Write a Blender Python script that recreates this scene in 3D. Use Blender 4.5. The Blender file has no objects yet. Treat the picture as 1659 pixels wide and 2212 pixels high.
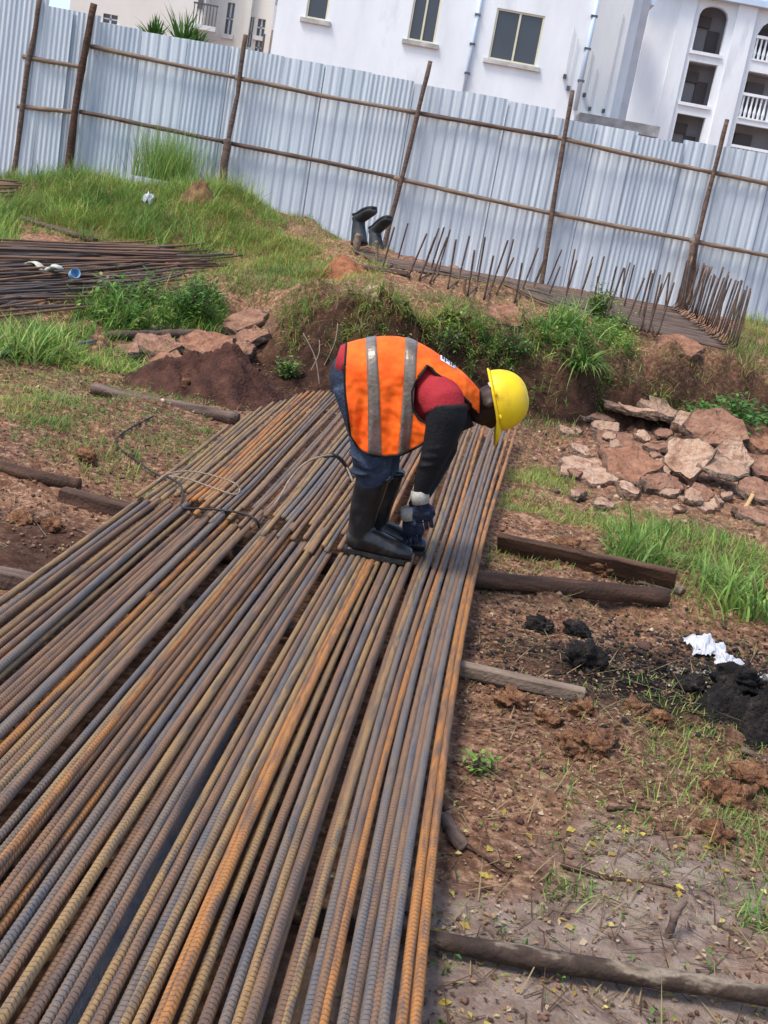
import bpy, bmesh, math, random
import numpy as np
from mathutils import Vector, Matrix

random.seed(7)
rng = np.random.default_rng(11)
SC = bpy.context.scene
COL = SC.collection

# ------------------------------------------------------------------ camera, sky, sun, exposure
F = 2650.0                      # focal length in units of a 1659 x 2212 picture
PITCH, ROLL, CAMH = math.radians(14.2), math.radians(10.3), 1.75
cam_data = bpy.data.cameras.new('camera')
cam_data.sensor_fit = 'VERTICAL'
cam_data.sensor_height = 36.0
cam_data.lens = 36.0 * F / 2212.0
cam_data.clip_start = 0.05
cam_data.clip_end = 2000.0
cam = bpy.data.objects.new('camera', cam_data)
cam.matrix_world = (Matrix.Translation((0, 0, CAMH)) @ Matrix.Rotation(math.pi / 2 - PITCH, 4, 'X')
                    @ Matrix.Rotation(ROLL, 4, 'Z'))
COL.objects.link(cam)
SC.camera = cam

SUN_EL, SUN_AZ = math.radians(60), math.radians(236)     # azimuth clockwise from +Y: high on the left, behind thin cloud
world = bpy.data.worlds.new('World')
SC.world = world
world.use_nodes = True
wn = world.node_tree.nodes
bg = wn['Background']
sky = wn.new('ShaderNodeTexSky')
sky.sky_type = 'NISHITA'
sky.sun_disc = False
sky.sun_elevation = SUN_EL
sky.sun_rotation = SUN_AZ
sky.air_density = 1.0
sky.dust_density = 2.0
sky.ozone_density = 1.0
world.node_tree.links.new(sky.outputs[0], bg.inputs[0])
bg.inputs[1].default_value = 0.14

sun_data = bpy.data.lights.new('sun', 'SUN')
sun_data.energy = 1.6
sun_data.angle = math.radians(16)
sun_data.color = (1.0, 0.95, 0.88)
sun = bpy.data.objects.new('sun', sun_data)
sd = Vector((math.sin(SUN_AZ) * math.cos(SUN_EL), math.cos(SUN_AZ) * math.cos(SUN_EL), math.sin(SUN_EL)))
sun.rotation_euler = sd.to_track_quat('Z', 'Y').to_euler()
COL.objects.link(sun)

SC.view_settings.view_transform = 'Standard'
SC.view_settings.look = 'None'
SC.view_settings.exposure = 0.95
SC.view_settings.gamma = 1.0
SC.view_settings.use_curve_mapping = False

# ------------------------------------------------------------------ helpers: survey points
CM = np.array(cam.matrix_world.to_3x3())

def ray(px, py):
    return CM @ np.array([(px - 829.5) / F, (1106 - py) / F, -1.0])

def atz(px, py, z=0.0):
    d = ray(px, py)
    return d * ((z - CAMH) / d[2]) + np.array([0, 0, CAMH])

def aty(px, py, y):
    d = ray(px, py)
    return d * (y / d[1]) + np.array([0, 0, CAMH])

def lerp(a, b, t):
    return a + (b - a) * t

def sstep(t):
    t = np.clip(t, 0, 1)
    return t * t * (3 - 2 * t)

# ------------------------------------------------------------------ helpers: noise
_perm = rng.random((64, 64))

def vnoise(x, y):
    x = np.asarray(x, float); y = np.asarray(y, float)
    xi = np.floor(x).astype(int); yi = np.floor(y).astype(int)
    fx = x - xi; fy = y - yi
    fx = fx * fx * (3 - 2 * fx); fy = fy * fy * (3 - 2 * fy)
    g = lambda a, b: _perm[a % 64, b % 64]
    return ((g(xi, yi) * (1 - fx) + g(xi + 1, yi) * fx) * (1 - fy)
            + (g(xi, yi + 1) * (1 - fx) + g(xi + 1, yi + 1) * fx) * fy) - 0.5

def fbm(x, y, oct=4, gain=0.5):
    v = 0; a = 1.0; f = 1.0
    for k in range(oct):
        v = v + a * vnoise(np.asarray(x) * f + 17.3 * k, np.asarray(y) * f + 9.1 * k)
        a *= gain; f *= 2.03
    return v

# ------------------------------------------------------------------ helpers: terrain
def ground_smooth(x, y):
    x = np.asarray(x, float); y = np.asarray(y, float)
    yb = np.interp(x, [-30, -3.4, -2.4, -1.9, -1.3, -0.7, 1.4, 3.9, 8, 20], [9.6, 9.8, 10.9, 11.9, 11.6, 10.9, 11.3, 12.6, 15, 18])
    d = y - yb
    w = np.interp(x, [-3.4, -2.2, -1.2, -0.4], [5.0, 2.6, 1.3, 0.75])
    top = np.interp(x, [-6, -3, -1.5, 0, 5], [.42, .46, .66, .72, .70])
    z = top * sstep(d / w)
    z = z + np.interp(x, [-2.5, -1], [0, .27]) * sstep((d - w) / 3.4)
    m = np.interp(x, [-9, -6.2, -4.6, -3.0, -2.2, -1.2, 0.2], [.55, .62, .80, .95, .62, .25, 0])
    z = z + m * np.exp(-((y - 18.3) / 1.9) ** 2)
    z = np.where(y > 19, lerp(z, 0.85 + 0 * z, sstep((y - 19) / 4)), z)
    z = z - np.interp(x, [-1.8, -.9], [0, 1]) * .40 * sstep((y - 16.6) / 2.5)
    # shallow hollow under the bank, behind the worker
    z = z - 0.12 * np.exp(-((x + 0.75) / .7) ** 2 - ((y - 10.7) / .6) ** 2)
    # little rise under the burnt heap on the right
    z = z + 0.07 * np.exp(-((x - 1.75) / .45) ** 2 - ((y - 4.75) / .45) ** 2)
    z = z + 0.05 * np.exp(-((x + 2.2) / 1.2) ** 2 - ((y - 7.6) / 1.0) ** 2)
    return z

def ground_h(x, y):
    x = np.asarray(x, float); y = np.asarray(y, float)
    z = ground_smooth(x, y)
    near = np.where(y < 26, 1.0, 0.0)
    yb = np.interp(x, [-3.4, -1.3, 1.4, 3.9, 8], [9.8, 11.6, 11.3, 12.6, 15])
    rough = 0.35 + 0.65 * sstep((y - 3.2) / 2.0) + 3.0 * np.exp(-((y - yb - .4) / .7) ** 2)
    n = 0.075 * fbm(x * .9, y * .9, 3) + 0.065 * fbm(x * 3.1 + 5, y * 3.1, 4, .6) * rough + 0.032 * fbm(x * 13, y * 13, 3, .6) * rough
    # the bar beds lie level: calm the ground beneath them
    bars = np.exp(-np.clip(np.abs(x + .35) - .95, 0, 9) ** 2 / .06) * (1 - sstep((y - 9.6) / .6))
    return z + near * n * (1 - .75 * bars) - 0.012 * bars

def hit(px, py):
    d = ray(px, py)
    t0 = 1.2; t = t0
    o = np.array([0, 0, CAMH])
    while t < 40:
        q = o + d * t
        if q[2] < float(ground_h(q[0], q[1])):
            a, b = t - .08, t
            for _ in range(12):
                m = (a + b) / 2
                q = o + d * m
                if q[2] < float(ground_h(q[0], q[1])): b = m
                else: a = m
            return o + d * b
        t += .08
    return o + d * 22

def gz(x, y):
    return float(ground_h(x, y))

# ------------------------------------------------------------------ helpers: objects
def tag(o, label=None, cat=None, group=None, kind=None):
    if label: o['label'] = label
    if cat: o['category'] = cat
    if group: o['group'] = group
    if kind: o['kind'] = kind
    return o

def empty(name, loc=(0, 0, 0), rz=0.0):
    o = bpy.data.objects.new(name, None)
    o.empty_display_size = .1
    o.location = loc
    o.rotation_euler = (0, 0, rz)
    COL.objects.link(o)
    return o

def mesh_obj(name, verts, faces, mat=None, parent=None, smooth=False, cols=None):
    """faces: list of index tuples, or an (n,3)/(n,4) int array."""
    me = bpy.data.meshes.new(name)
    v = np.asarray(verts, dtype=np.float32)
    if isinstance(faces, np.ndarray):
        n, k = faces.shape
        me.vertices.add(len(v)); me.vertices.foreach_set('co', v.ravel())
        me.loops.add(n * k); me.loops.foreach_set('vertex_index', faces.astype(np.int32).ravel())
        me.polygons.add(n)
        me.polygons.foreach_set('loop_start', np.arange(0, n * k, k, dtype=np.int32))
        me.polygons.foreach_set('loop_total', np.full(n, k, dtype=np.int32))
        me.update(calc_edges=True)
    else:
        me.from_pydata([tuple(map(float, q)) for q in v], [], faces)
        me.update()
    if cols is not None:
        at = me.color_attributes.new('Col', 'FLOAT_COLOR', 'POINT')
        c = np.ones((len(v), 4), dtype=np.float32); c[:, :3] = cols
        at.data.foreach_set('color', c.ravel())
    if smooth:
        me.polygons.foreach_set('use_smooth', np.ones(len(me.polygons), dtype=bool))
    if mat is not None: me.materials.append(mat)
    o = bpy.data.objects.new(name, me)
    COL.objects.link(o)
    if parent is not None: o.parent = parent
    return o

def ordinal(n):
    ones = ['', 'first', 'second', 'third', 'fourth', 'fifth', 'sixth', 'seventh', 'eighth', 'ninth', 'tenth', 'eleventh', 'twelfth', 'thirteenth', 'fourteenth',
            'fifteenth', 'sixteenth', 'seventeenth', 'eighteenth', 'nineteenth']
    if n < 20: return ones[n]
    t = {2: 'twent', 3: 'thirt', 4: 'fort', 5: 'fift', 6: 'sixt'}[n // 10]
    return t + 'ieth' if n % 10 == 0 else t + 'y-' + ones[n % 10]

class MB:
    """collects geometry for one mesh object"""
    def __init__(s): s.v = []; s.f = []
    def add(s, v, f):
        b = len(s.v); s.v += [tuple(map(float, q)) for q in v]; s.f += [tuple(i + b for i in q) for q in f]
        return s
    def box(s, x0, x1, y0, y1, z0, z1, M=None):
        v = [(x0, y0, z0), (x1, y0, z0), (x1, y1, z0), (x0, y1, z0), (x0, y0, z1), (x1, y0, z1), (x1, y1, z1), (x0, y1, z1)]
        if M is not None: v = [tuple(M @ Vector(q)) for q in v]
        return s.add(v, [(0, 3, 2, 1), (4, 5, 6, 7), (0, 1, 5, 4), (1, 2, 6, 5), (2, 3, 7, 6), (3, 0, 4, 7)])
    def loft(s, path, radii, n=12, up=(0, 0, 1), cap=True, sq=1.0):
        v, f = loft(path, radii, n, up, cap, sq)
        return s.add(v, f)
    def build(s, name, mat=None, parent=None, smooth=False):
        return mesh_obj(name, s.v, s.f, mat, parent, smooth)

def loft(path, radii, n=12, up=(0, 0, 1), cap=True, sq=1.0):
    """elliptical rings along a path; radii = [(side, up)] ; sq<1 squares the section"""
    P = np.asarray(path, float)
    R = [(r, r) if np.isscalar(r) else r for r in radii]
    up = np.array(up, float)
    T = np.gradient(P, axis=0)
    T /= np.linalg.norm(T, axis=1)[:, None] + 1e-12
    v = []
    for p, t, (a, b) in zip(P, T, R):
        u = up if abs(np.dot(up, t)) < .95 else np.array([0.01, 1, 0])
        sx = np.cross(t, u); sx /= np.linalg.norm(sx)
        sy = np.cross(sx, t)
        for k in range(n):
            an = 2 * math.pi * k / n
            c, q = math.cos(an), math.sin(an)
            c = math.copysign(abs(c) ** sq, c); q = math.copysign(abs(q) ** sq, q)
            v.append(p + sx * a * c + sy * b * q)
    f = []
    m = len(P)
    for i in range(m - 1):
        for k in range(n):
            k2 = (k + 1) % n
            f.append((i * n + k, i * n + k2, (i + 1) * n + k2, (i + 1) * n + k))
    if cap:
        f.append(tuple(range(n - 1, -1, -1)))
        f.append(tuple((m - 1) * n + k for k in range(n)))
    return v, f

def remesh(o, size, smooth=4, fac=.5):
    m = o.modifiers.new('remesh', 'REMESH'); m.mode = 'VOXEL'; m.voxel_size = size; m.use_smooth_shade = True
    s = o.modifiers.new('smooth', 'SMOOTH'); s.iterations = smooth; s.factor = fac
    return o

def apply_mods(o):
    dg = bpy.context.evaluated_depsgraph_get()
    me = bpy.data.meshes.new_from_object(o.evaluated_get(dg))
    old = o.data
    o.modifiers.clear()
    o.data = me
    bpy.data.meshes.remove(old)
    return o

# ------------------------------------------------------------------ helpers: materials
def lin(c):
    return tuple((((x / 255) / 12.92) if x / 255 <= .04045 else (((x / 255) + .055) / 1.055) ** 2.4) for x in c) + (1.0,)

def nmat(name, cols, scale=(4, 4, 4), rough=.8, bump=0.0, bscale=40, metallic=0.0, detail=5, pos=None, dist=.02, spec=.3,
         rnd=True, bdetail=4, translucent=0.0, coat=0.0):
    """Principled material with a colour ramp over object-space noise; cols are sRGB 0..255 triples"""
    m = bpy.data.materials.new(name)
    m.use_nodes = True
    nt = m.node_tree; N = nt.nodes; L = nt.links
    b = N['Principled BSDF']
    b.inputs['Roughness'].default_value = rough
    b.inputs['Metallic'].default_value = metallic
    b.inputs['Specular IOR Level'].default_value = spec
    b.inputs['Coat Weight'].default_value = coat
    tc = N.new('ShaderNodeTexCoord')
    mp = N.new('ShaderNodeMapping'); mp.inputs['Scale'].default_value = scale if not np.isscalar(scale) else (scale,) * 3
    L.new(tc.outputs['Object'], mp.inputs['Vector'])
    if rnd:
        oi = N.new('ShaderNodeObjectInfo')
        mu = N.new('ShaderNodeMath'); mu.operation = 'MULTIPLY'; mu.inputs[1].default_value = 73.0
        L.new(oi.outputs['Random'], mu.inputs[0])
        cb = N.new('ShaderNodeCombineXYZ')
        for i in range(3): L.new(mu.outputs[0], cb.inputs[i])
        L.new(cb.outputs[0], mp.inputs['Location'])
    nz = N.new('ShaderNodeTexNoise'); nz.inputs['Scale'].default_value = 1.0; nz.inputs['Detail'].default_value = detail
    nz.inputs['Roughness'].default_value = .62
    L.new(mp.outputs[0], nz.inputs['Vector'])
    cr = N.new('ShaderNodeValToRGB')
    els = cr.color_ramp.elements
    n = len(cols)
    ps = pos or [lerp(.30, .70, i / max(1, n - 1)) for i in range(n)]
    while len(els) < n: els.new(.5)
    for e, p, c in zip(els, ps, cols): e.position = p; e.color = lin(c)
    L.new(nz.outputs[0], cr.inputs[0])
    L.new(cr.outputs[0], b.inputs['Base Color'])
    if bump:
        n2 = N.new('ShaderNodeTexNoise'); n2.inputs['Scale'].default_value = bscale; n2.inputs['Detail'].default_value = bdetail
        L.new(tc.outputs['Object'], n2.inputs['Vector'])
        bp = N.new('ShaderNodeBump'); bp.inputs['Strength'].default_value = bump; bp.inputs['Distance'].default_value = dist
        L.new(n2.outputs[0], bp.inputs['Height'])
        L.new(bp.outputs[0], b.inputs['Normal'])
    return m

def leaf_mat(name, tr=.35):
    m = bpy.data.materials.new(name); m.use_nodes = True
    N = m.node_tree.nodes; L = m.node_tree.links
    b = N['Principled BSDF']
    b.inputs['Roughness'].default_value = .55
    b.inputs['Specular IOR Level'].default_value = .25
    at = N.new('ShaderNodeAttribute'); at.attribute_name = 'Col'
    L.new(at.outputs['Color'], b.inputs['Base Color'])
    t = N.new('ShaderNodeBsdfTranslucent')
    L.new(at.outputs['Color'], t.inputs['Color'])
    mx = N.new('ShaderNodeMixShader'); mx.inputs[0].default_value = tr
    L.new(b.outputs[0], mx.inputs[1]); L.new(t.outputs[0], mx.inputs[2])
    L.new(mx.outputs[0], N['Material Output'].inputs['Surface'])
    return m

M = {}
M['leaf'] = leaf_mat('leaf')
M['wood_weathered'] = nmat('wood_weathered', [(66, 52, 45), (98, 80, 70), (124, 106, 94)], (3, 26, 26), .85, .5, 60)
M['wood_dark'] = nmat('wood_dark', [(46, 32, 25), (76, 54, 42), (104, 78, 60)], (3, 26, 26), .8, .5, 60)
M['wood_pale'] = nmat('wood_pale', [(92, 76, 64), (126, 108, 92), (150, 132, 114)], (3, 26, 26), .85, .4, 60)
M['wood_mottled'] = nmat('wood_mottled', [(44, 34, 28), (70, 55, 45), (138, 124, 106), (84, 66, 54)], (4, 9, 9), .8, .5, 50, pos=[.40, .54, .62, .72])
M['zinc'] = nmat('zinc', [(178, 188, 197), (193, 202, 209), (206, 213, 218)], (4, 1.3, .3), .42, 0, metallic=.12, spec=.5)
M['zinc_dull'] = nmat('zinc_dull', [(160, 172, 184), (180, 191, 200), (195, 204, 211)], (4, 1.3, .3), .5, 0, metallic=.1, spec=.5)
M['white_wall'] = nmat('white_wall', [(222, 227, 229), (230, 234, 236), (236, 240, 241), (212, 217, 221)], (.9, .9, .25), .85, .08, 30)
M['cream_wall'] = nmat('cream_wall', [(208, 204, 194), (218, 214, 204), (226, 222, 213)], (.35, .35, .2), .85, .08, 30)
M['grey_trim'] = nmat('grey_trim', [(198, 199, 200), (216, 217, 217)], 2, .8)
M['dirty_trim'] = nmat('dirty_trim', [(150, 148, 142), (205, 205, 203)], (3, 3, 3), .85)
M['window_frame'] = nmat('window_frame', [(206, 198, 168), (222, 214, 188)], 3, .5)
M['glass_dark'] = nmat('glass_dark', [(52, 56, 66), (62, 66, 76)], .6, .12, spec=.6)
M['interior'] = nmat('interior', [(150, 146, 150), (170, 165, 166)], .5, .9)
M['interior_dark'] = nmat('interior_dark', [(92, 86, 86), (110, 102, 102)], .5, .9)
M['pipe_blue'] = nmat('pipe_blue', [(186, 204, 224), (200, 214, 230)], 2, .5)
M['pipe_dark'] = nmat('pipe_dark', [(70, 74, 82), (100, 104, 112)], 2, .6)
M['black_rubber'] = nmat('black_rubber', [(14, 14, 16), (24, 25, 28), (54, 52, 50)], 9, .30, .15, 30, spec=.5)
M['rubber_sole'] = nmat('rubber_sole', [(24, 24, 25), (52, 50, 47)], 14, .7, .3, 60)
M['rubber_dusty'] = nmat('rubber_dusty', [(30, 33, 38), (44, 48, 54), (70, 72, 74)], 6, .6, .2, 30)
M['char'] = nmat('char', [(14, 12, 11), (30, 26, 24), (52, 44, 40), (112, 106, 102)], 14, .95, 1.0, 50, detail=9, pos=[.32, .5, .64, .76], dist=.04)
M['plastic_white'] = nmat('plastic_white', [(176, 177, 182), (204, 204, 208)], 8, .4, .3, 20)
M['rust_steel_dark'] = nmat('rust_steel_dark', [(66, 52, 45), (92, 74, 64), (116, 94, 80)], (2, 14, 14), .75, .3, 60, metallic=.15)
M['wire_black'] = nmat('wire_black', [(34, 32, 33), (60, 56, 54)], 20, .6)
M['wire_pale'] = nmat('wire_pale', [(120, 104, 88), (160, 146, 128)], 20, .6)

def rust_mat(name, cols, pos=None, rough=.72):
    return nmat(name, cols, (3.2, 26, 26), rough, .5, 160, metallic=.2, detail=9, pos=pos, dist=.004, spec=.35)
BARMATS = [
    rust_mat('rust_orange', [(89, 79, 74), (126, 96, 74), (175, 119, 66), (132, 96, 70), (104, 96, 94)], [.28, .42, .53, .63, .76]),
    rust_mat('rust_brown', [(83, 74, 72), (113, 92, 79), (136, 104, 77), (102, 85, 77), (94, 87, 87)], [.28, .42, .54, .64, .76]),
    rust_mat('rust_grey', [(79, 77, 79), (104, 100, 100), (124, 107, 92), (94, 89, 89), (119, 115, 113)], [.28, .42, .55, .64, .76]),
    rust_mat('rust_tan', [(92, 83, 74), (124, 104, 85), (156, 124, 83), (111, 98, 85), (102, 98, 94)], [.28, .42, .54, .64, .76]),
]
BARWORD = ['orange-rusted', 'brown-rusted', 'grey', 'tan-rusted']

# ------------------------------------------------------------------ the ground
def ground_mesh():
    def axis(parts):
        out = []
        for a, b, st in parts: out += list(np.arange(a, b, st))
        return np.array(out)
    xs = axis([(-400, -60, 40), (-60, -12, 4), (-12, -5.5, .25), (-5.5, -3.2, .09), (-3.2, 4.2, .04), (4.2, 7, .1), (7, 13, .4), (13, 60, 4), (60, 401, 40)])
    ys = axis([(-60, -4, 5), (-4, 1.6, .25), (1.6, 13.2, .04), (13.2, 20, .09), (20, 27, .4), (27, 80, 5), (80, 901, 60)])
    X, Y = np.meshgrid(xs, ys)
    Z = ground_h(X, Y)
    nx, ny = len(xs), len(ys)
    v = np.stack([X.ravel(), Y.ravel(), Z.ravel()], 1)
    i = np.arange(ny - 1)[:, None] * nx + np.arange(nx - 1)[None]
    f = np.stack([i, i + 1, i + nx + 1, i + nx], -1).reshape(-1, 4)
    x, y = v[:, 0], v[:, 1]
    nn = fbm(x * 2.2, y * 2.2, 4)
    charm = sstep(1.45 - np.sqrt(((x - 1.45) / .75) ** 2 + ((y - 4.85) / .55) ** 2) + nn * .9)
    sand = sstep((3.6 - y + nn * 1.6) / 1.2) * sstep((x + .2) / .4)
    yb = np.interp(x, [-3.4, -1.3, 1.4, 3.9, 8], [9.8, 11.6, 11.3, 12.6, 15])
    darkm = np.exp(-((y - yb - .15) / .55) ** 2) * sstep((x + 2.1) / .5)  # darker brown soil along the foot of the bank
    darkm = np.maximum(darkm, sstep(1.5 - np.sqrt(((x + 1.0) / .75) ** 2 + ((y - 11.1) / .8) ** 2) + nn))  # darker brown soil in the hollow
    darkm = np.maximum(darkm, .8 * sstep(1.2 - np.sqrt(((x + 1.45) / .55) ** 2 + ((y - 5.1) / .5) ** 2) + nn))  # damp ground left of the bars
    o = mesh_obj('ground', v, f, None, smooth=True, cols=np.stack([charm, sand, darkm], 1))
    m = bpy.data.materials.new('soil'); m.use_nodes = True
    N = m.node_tree.nodes; L = m.node_tree.links
    b = N['Principled BSDF']; b.inputs['Roughness'].default_value = .95; b.inputs['Specular IOR Level'].default_value = .15
    tc = N.new('ShaderNodeTexCoord')
    def noise(sc, det=6, rough=.65):
        n = N.new('ShaderNodeTexNoise'); n.inputs['Scale'].default_value = sc; n.inputs['Detail'].default_value = det
        n.inputs['Roughness'].default_value = rough
        L.new(tc.outputs['Object'], n.inputs['Vector']); return n
    def ramp(src, cols, pos):
        c = N.new('ShaderNodeValToRGB'); e = c.color_ramp.elements
        while len(e) < len(cols): e.new(.5)
        for q, p, k in zip(e, pos, cols): q.position = p; q.color = lin(k)
        L.new(src, c.inputs[0]); return c
    def mix(fac, a, bb):
        x = N.new('ShaderNodeMix'); x.data_type = 'RGBA'
        if isinstance(fac, float): x.inputs[0].default_value = fac
        else: L.new(fac, x.inputs[0])
        L.new(a, x.inputs[6]); L.new(bb, x.inputs[7]); return x
    base = ramp(noise(1.5, 7).outputs[0], [(96, 66, 53), (140, 99, 77), (172, 126, 94), (156, 128, 108)], [.34, .46, .58, .68])
    fine = ramp(noise(24, 8, .7).outputs[0], [(54, 38, 31), (128, 93, 73), (216, 180, 146)], [.37, .5, .64])
    c1 = mix(.58, base.outputs[0], fine.outputs[0])
    sandc = ramp(noise(9, 8, .7).outputs[0], [(122, 101, 90), (160, 138, 123), (184, 165, 150)], [.34, .5, .66])
    charc = ramp(noise(14, 8, .7).outputs[0], [(18, 15, 14), (40, 33, 30), (92, 80, 72)], [.38, .54, .74])
    darkc = ramp(noise(10, 8, .7).outputs[0], [(44, 30, 24), (66, 45, 36), (90, 62, 48)], [.34, .5, .66])
    at = N.new('ShaderNodeAttribute'); at.attribute_name = 'Col'
    sp = N.new('ShaderNodeSeparateColor'); L.new(at.outputs['Color'], sp.inputs[0])
    c2 = mix(sp.outputs[1], c1.outputs[2], sandc.outputs[0])
    c3 = mix(sp.outputs[2], c2.outputs[2], darkc.outputs[0])
    c4 = mix(sp.outputs[0], c3.outputs[2], charc.outputs[0])
    L.new(c4.outputs[2], b.inputs['Base Color'])
    bp = N.new('ShaderNodeBump'); bp.inputs['Strength'].default_value = .9; bp.inputs['Distance'].default_value = .03
    L.new(noise(35, 8, .75).outputs[0], bp.inputs['Height']); L.new(bp.outputs[0], b.inputs['Normal'])
    o.data.materials.append(m)
    tag(o, kind='structure')
    return o
ground_mesh()

# ------------------------------------------------------------------ buildings behind the fence
def facade(name, x0, x1, z0, z1, y, holes, mat, parent, depth=.18, thick=.3):
    """front wall (facing -Y) with real openings; holes = (x0,x1,z0,z1)"""
    xs = sorted({x0, x1, *[h[0] for h in holes], *[h[1] for h in holes]})
    zs = sorted({z0, z1, *[h[2] for h in holes], *[h[3] for h in holes]})
    mb = MB()
    for a, b in zip(xs, xs[1:]):
        for c, d in zip(zs, zs[1:]):
            mx, mz = (a + b) / 2, (c + d) / 2
            if any(h[0] < mx < h[1] and h[2] < mz < h[3] for h in holes): continue
            mb.add([(a, y, c), (b, y, c), (b, y, d), (a, y, d)], [(0, 1, 2, 3)])
    for a, b, c, d in holes:
        q = y + depth
        mb.add([(a, y, c), (a, q, c), (a, q, d), (a, y, d)], [(0, 1, 2, 3)])
        mb.add([(b, y, c), (b, q, c), (b, q, d), (b, y, d)], [(3, 2, 1, 0)])
        mb.add([(a, y, c), (b, y, c), (b, q, c), (a, q, c)], [(0, 1, 2, 3)])
        mb.add([(a, y, d), (b, y, d), (b, q, d), (a, q, d)], [(3, 2, 1, 0)])
    return mb.build(name, mat, parent)

def rect(px0, py0, px1, py1, Y):
    """world rectangle on a wall at distance Y from the picture corners top-left and bottom-right"""
    a, b = aty(px0, py0, Y), aty(px1, py1, Y)
    return [min(a[0], b[0]), max(a[0], b[0]), min(a[2], b[2]), max(a[2], b[2])]

def mid_rect(cx, cy, w, h, Y):
    c = aty(cx, cy, Y); s = Y / F
    return [c[0] - w * s / 2, c[0] + w * s / 2, c[2] - h * s / 2, c[2] + h * s / 2]

def sliding_window(r, y, parent, depth=.12, mull=True, label=None):
    a, b, c, d = r
    w = empty('window', (0, 0, 0)); w.parent = parent
    if label: w['label'] = label
    t = .055
    fr = MB()
    fr.box(a, a + t, y + .03, y + depth, c, d); fr.box(b - t, b, y + .03, y + depth, c, d)
    fr.box(a + t, b - t, y + .03, y + depth, d - t, d); fr.box(a + t, b - t, y + .03, y + depth, c, c + t)
    if mull: fr.box((a + b) / 2 - .03, (a + b) / 2 + .03, y + .035, y + depth - .01, c + t, d - t)
    fr.build('frame', M['window_frame'], w)
    for x0, x1 in (((a + t, (a + b) / 2 - .03), ((a + b) / 2 + .03, b - t)) if mull else ((a + t, b - t),)):
        MB().box(x0, x1, y + .07, y + .085, c + t, d - t).build('pane', M['glass_dark'], w)
    MB().box(a - .14, b + .14, y - .1, y + .02, c - .13, c - .002).build('sill', M['dirty_trim'], w)
    return w

YW = 40.0
bw = empty('apartment_building', (4, YW, .8))
bw.location = (0, 0, 0)
tag(bw, 'white rendered block with two sliding windows and pale blue downpipes above the fence', 'building')
WX0 = aty(592, 60, YW)[0]; WX1 = aty(1268, 120, YW)[0]
r1 = mid_rect(919, 30, 56, 108, YW); r2 = mid_rect(1116, 81, 98, 98, YW); r3 = mid_rect(688, 5, 44, 66, YW)
facade('wall', WX0, WX1, 0.3, 13, YW, [tuple(r1), tuple(r2), tuple(r3)], M['white_wall'], bw)
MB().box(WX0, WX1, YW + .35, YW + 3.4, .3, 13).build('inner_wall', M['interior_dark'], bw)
MB().box(WX0 + .001, WX0 + .25, YW + .002, YW + .34, .3, 13).box(WX1 - .25, WX1 - .001, YW + .002, YW + .34, .3, 13).build('side_wall', M['white_wall'], bw)
sliding_window(r1, YW, bw); sliding_window(r2, YW, bw); sliding_window(r3, YW, bw, mull=False)
def pipe(pa, pb, Y, r, mat, parent, name='downpipe', brackets=3):
    a, b = aty(*pa, Y), aty(*pb, Y)
    x = (a[0] + b[0]) / 2
    mb = MB().loft([(x, Y - .07, b[2] - .4), (x, Y - .07, a[2] + .5)], [r, r], 10, up=(0, 1, 0))
    o = mb.build(name, mat, parent, True)
    for k in range(brackets):
        z = lerp(b[2], a[2], (k + .5) / brackets)
        MB().box(x - r - .03, x + r + .03, Y - .14, Y, z - .03, z + .03).build('bracket', M['pipe_dark'], o)
    return o
pipe((1036, 0), (1005, 190), YW, .055, M['pipe_blue'], bw)
pipe((1288, 0), (1250, 210), YW - .01, .07, M['pipe_blue'], bw)

# set-back stair core with service pipes and a ledge
YS = 46.0
bs = empty('stair_tower', (0, 0, 0))
tag(bs, 'narrow white stair tower with thin dark service pipes beside the sliding window block', 'building')
SX0 = aty(1240, 150, YS)[0]; SX1 = aty(1343, 130, YS)[0]; SX2 = aty(1392, 130, YS)[0]
MB().box(SX0, SX1, YS, YS + 5, .4, 13).build('wall', M['white_wall'], bs)
MB().box(SX1 + .003, SX2, YS + 1.6, YS + 5, .4, 12.1).build('recess_wall', M['grey_trim'], bs)
MB().box(lerp(SX1, SX2, .2), lerp(SX1, SX2, .62), YS + 1.45, YS + 1.597, .4, 11.5).build('recess_panel', M['white_wall'], bs)
for (pa, pb) in [((1243, 60), (1218, 165)), ((1250, 85), (1226, 190)), ((1281, 110), (1262, 205)), ((1291, 150), (1273, 235)), ((1345, 30), (1305, 240))]:
    Yq = YS if pa[0] > 1260 else YW - .02
    a, b = aty(*pa, Yq), aty(*pb, Yq); x = (a[0] + b[0]) / 2
    if Yq == YS: x = max(x, SX0 + .05)
    o = MB().loft([(x, Yq - .04, b[2]), (x, Yq - .04, a[2])], [.016, .016], 6, up=(0, 1, 0)).build('service_pipe', M['grey_trim'], bs if Yq == YS else bw)
    MB().box(x - .05, x + .05, Yq - .12, Yq - .002, b[2] - .07, b[2] + .06).build('pipe_box', M['pipe_dark'], o)
lx0 = aty(1252, 252, YS - 1.2); lx1 = aty(1424, 285, YS - 1.2)
lz = (lx0[2] + lx1[2]) / 2
MB().box(lx0[0], lx1[0], YS - 1.2, YS - .003, lz - .2, lz + .16).box(lx0[0] + .12, lx1[0] - .12, YS - 1.08, YS - .003, lz - .36, lz - .2).build('ledge', M['dirty_trim'], bs)

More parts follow.
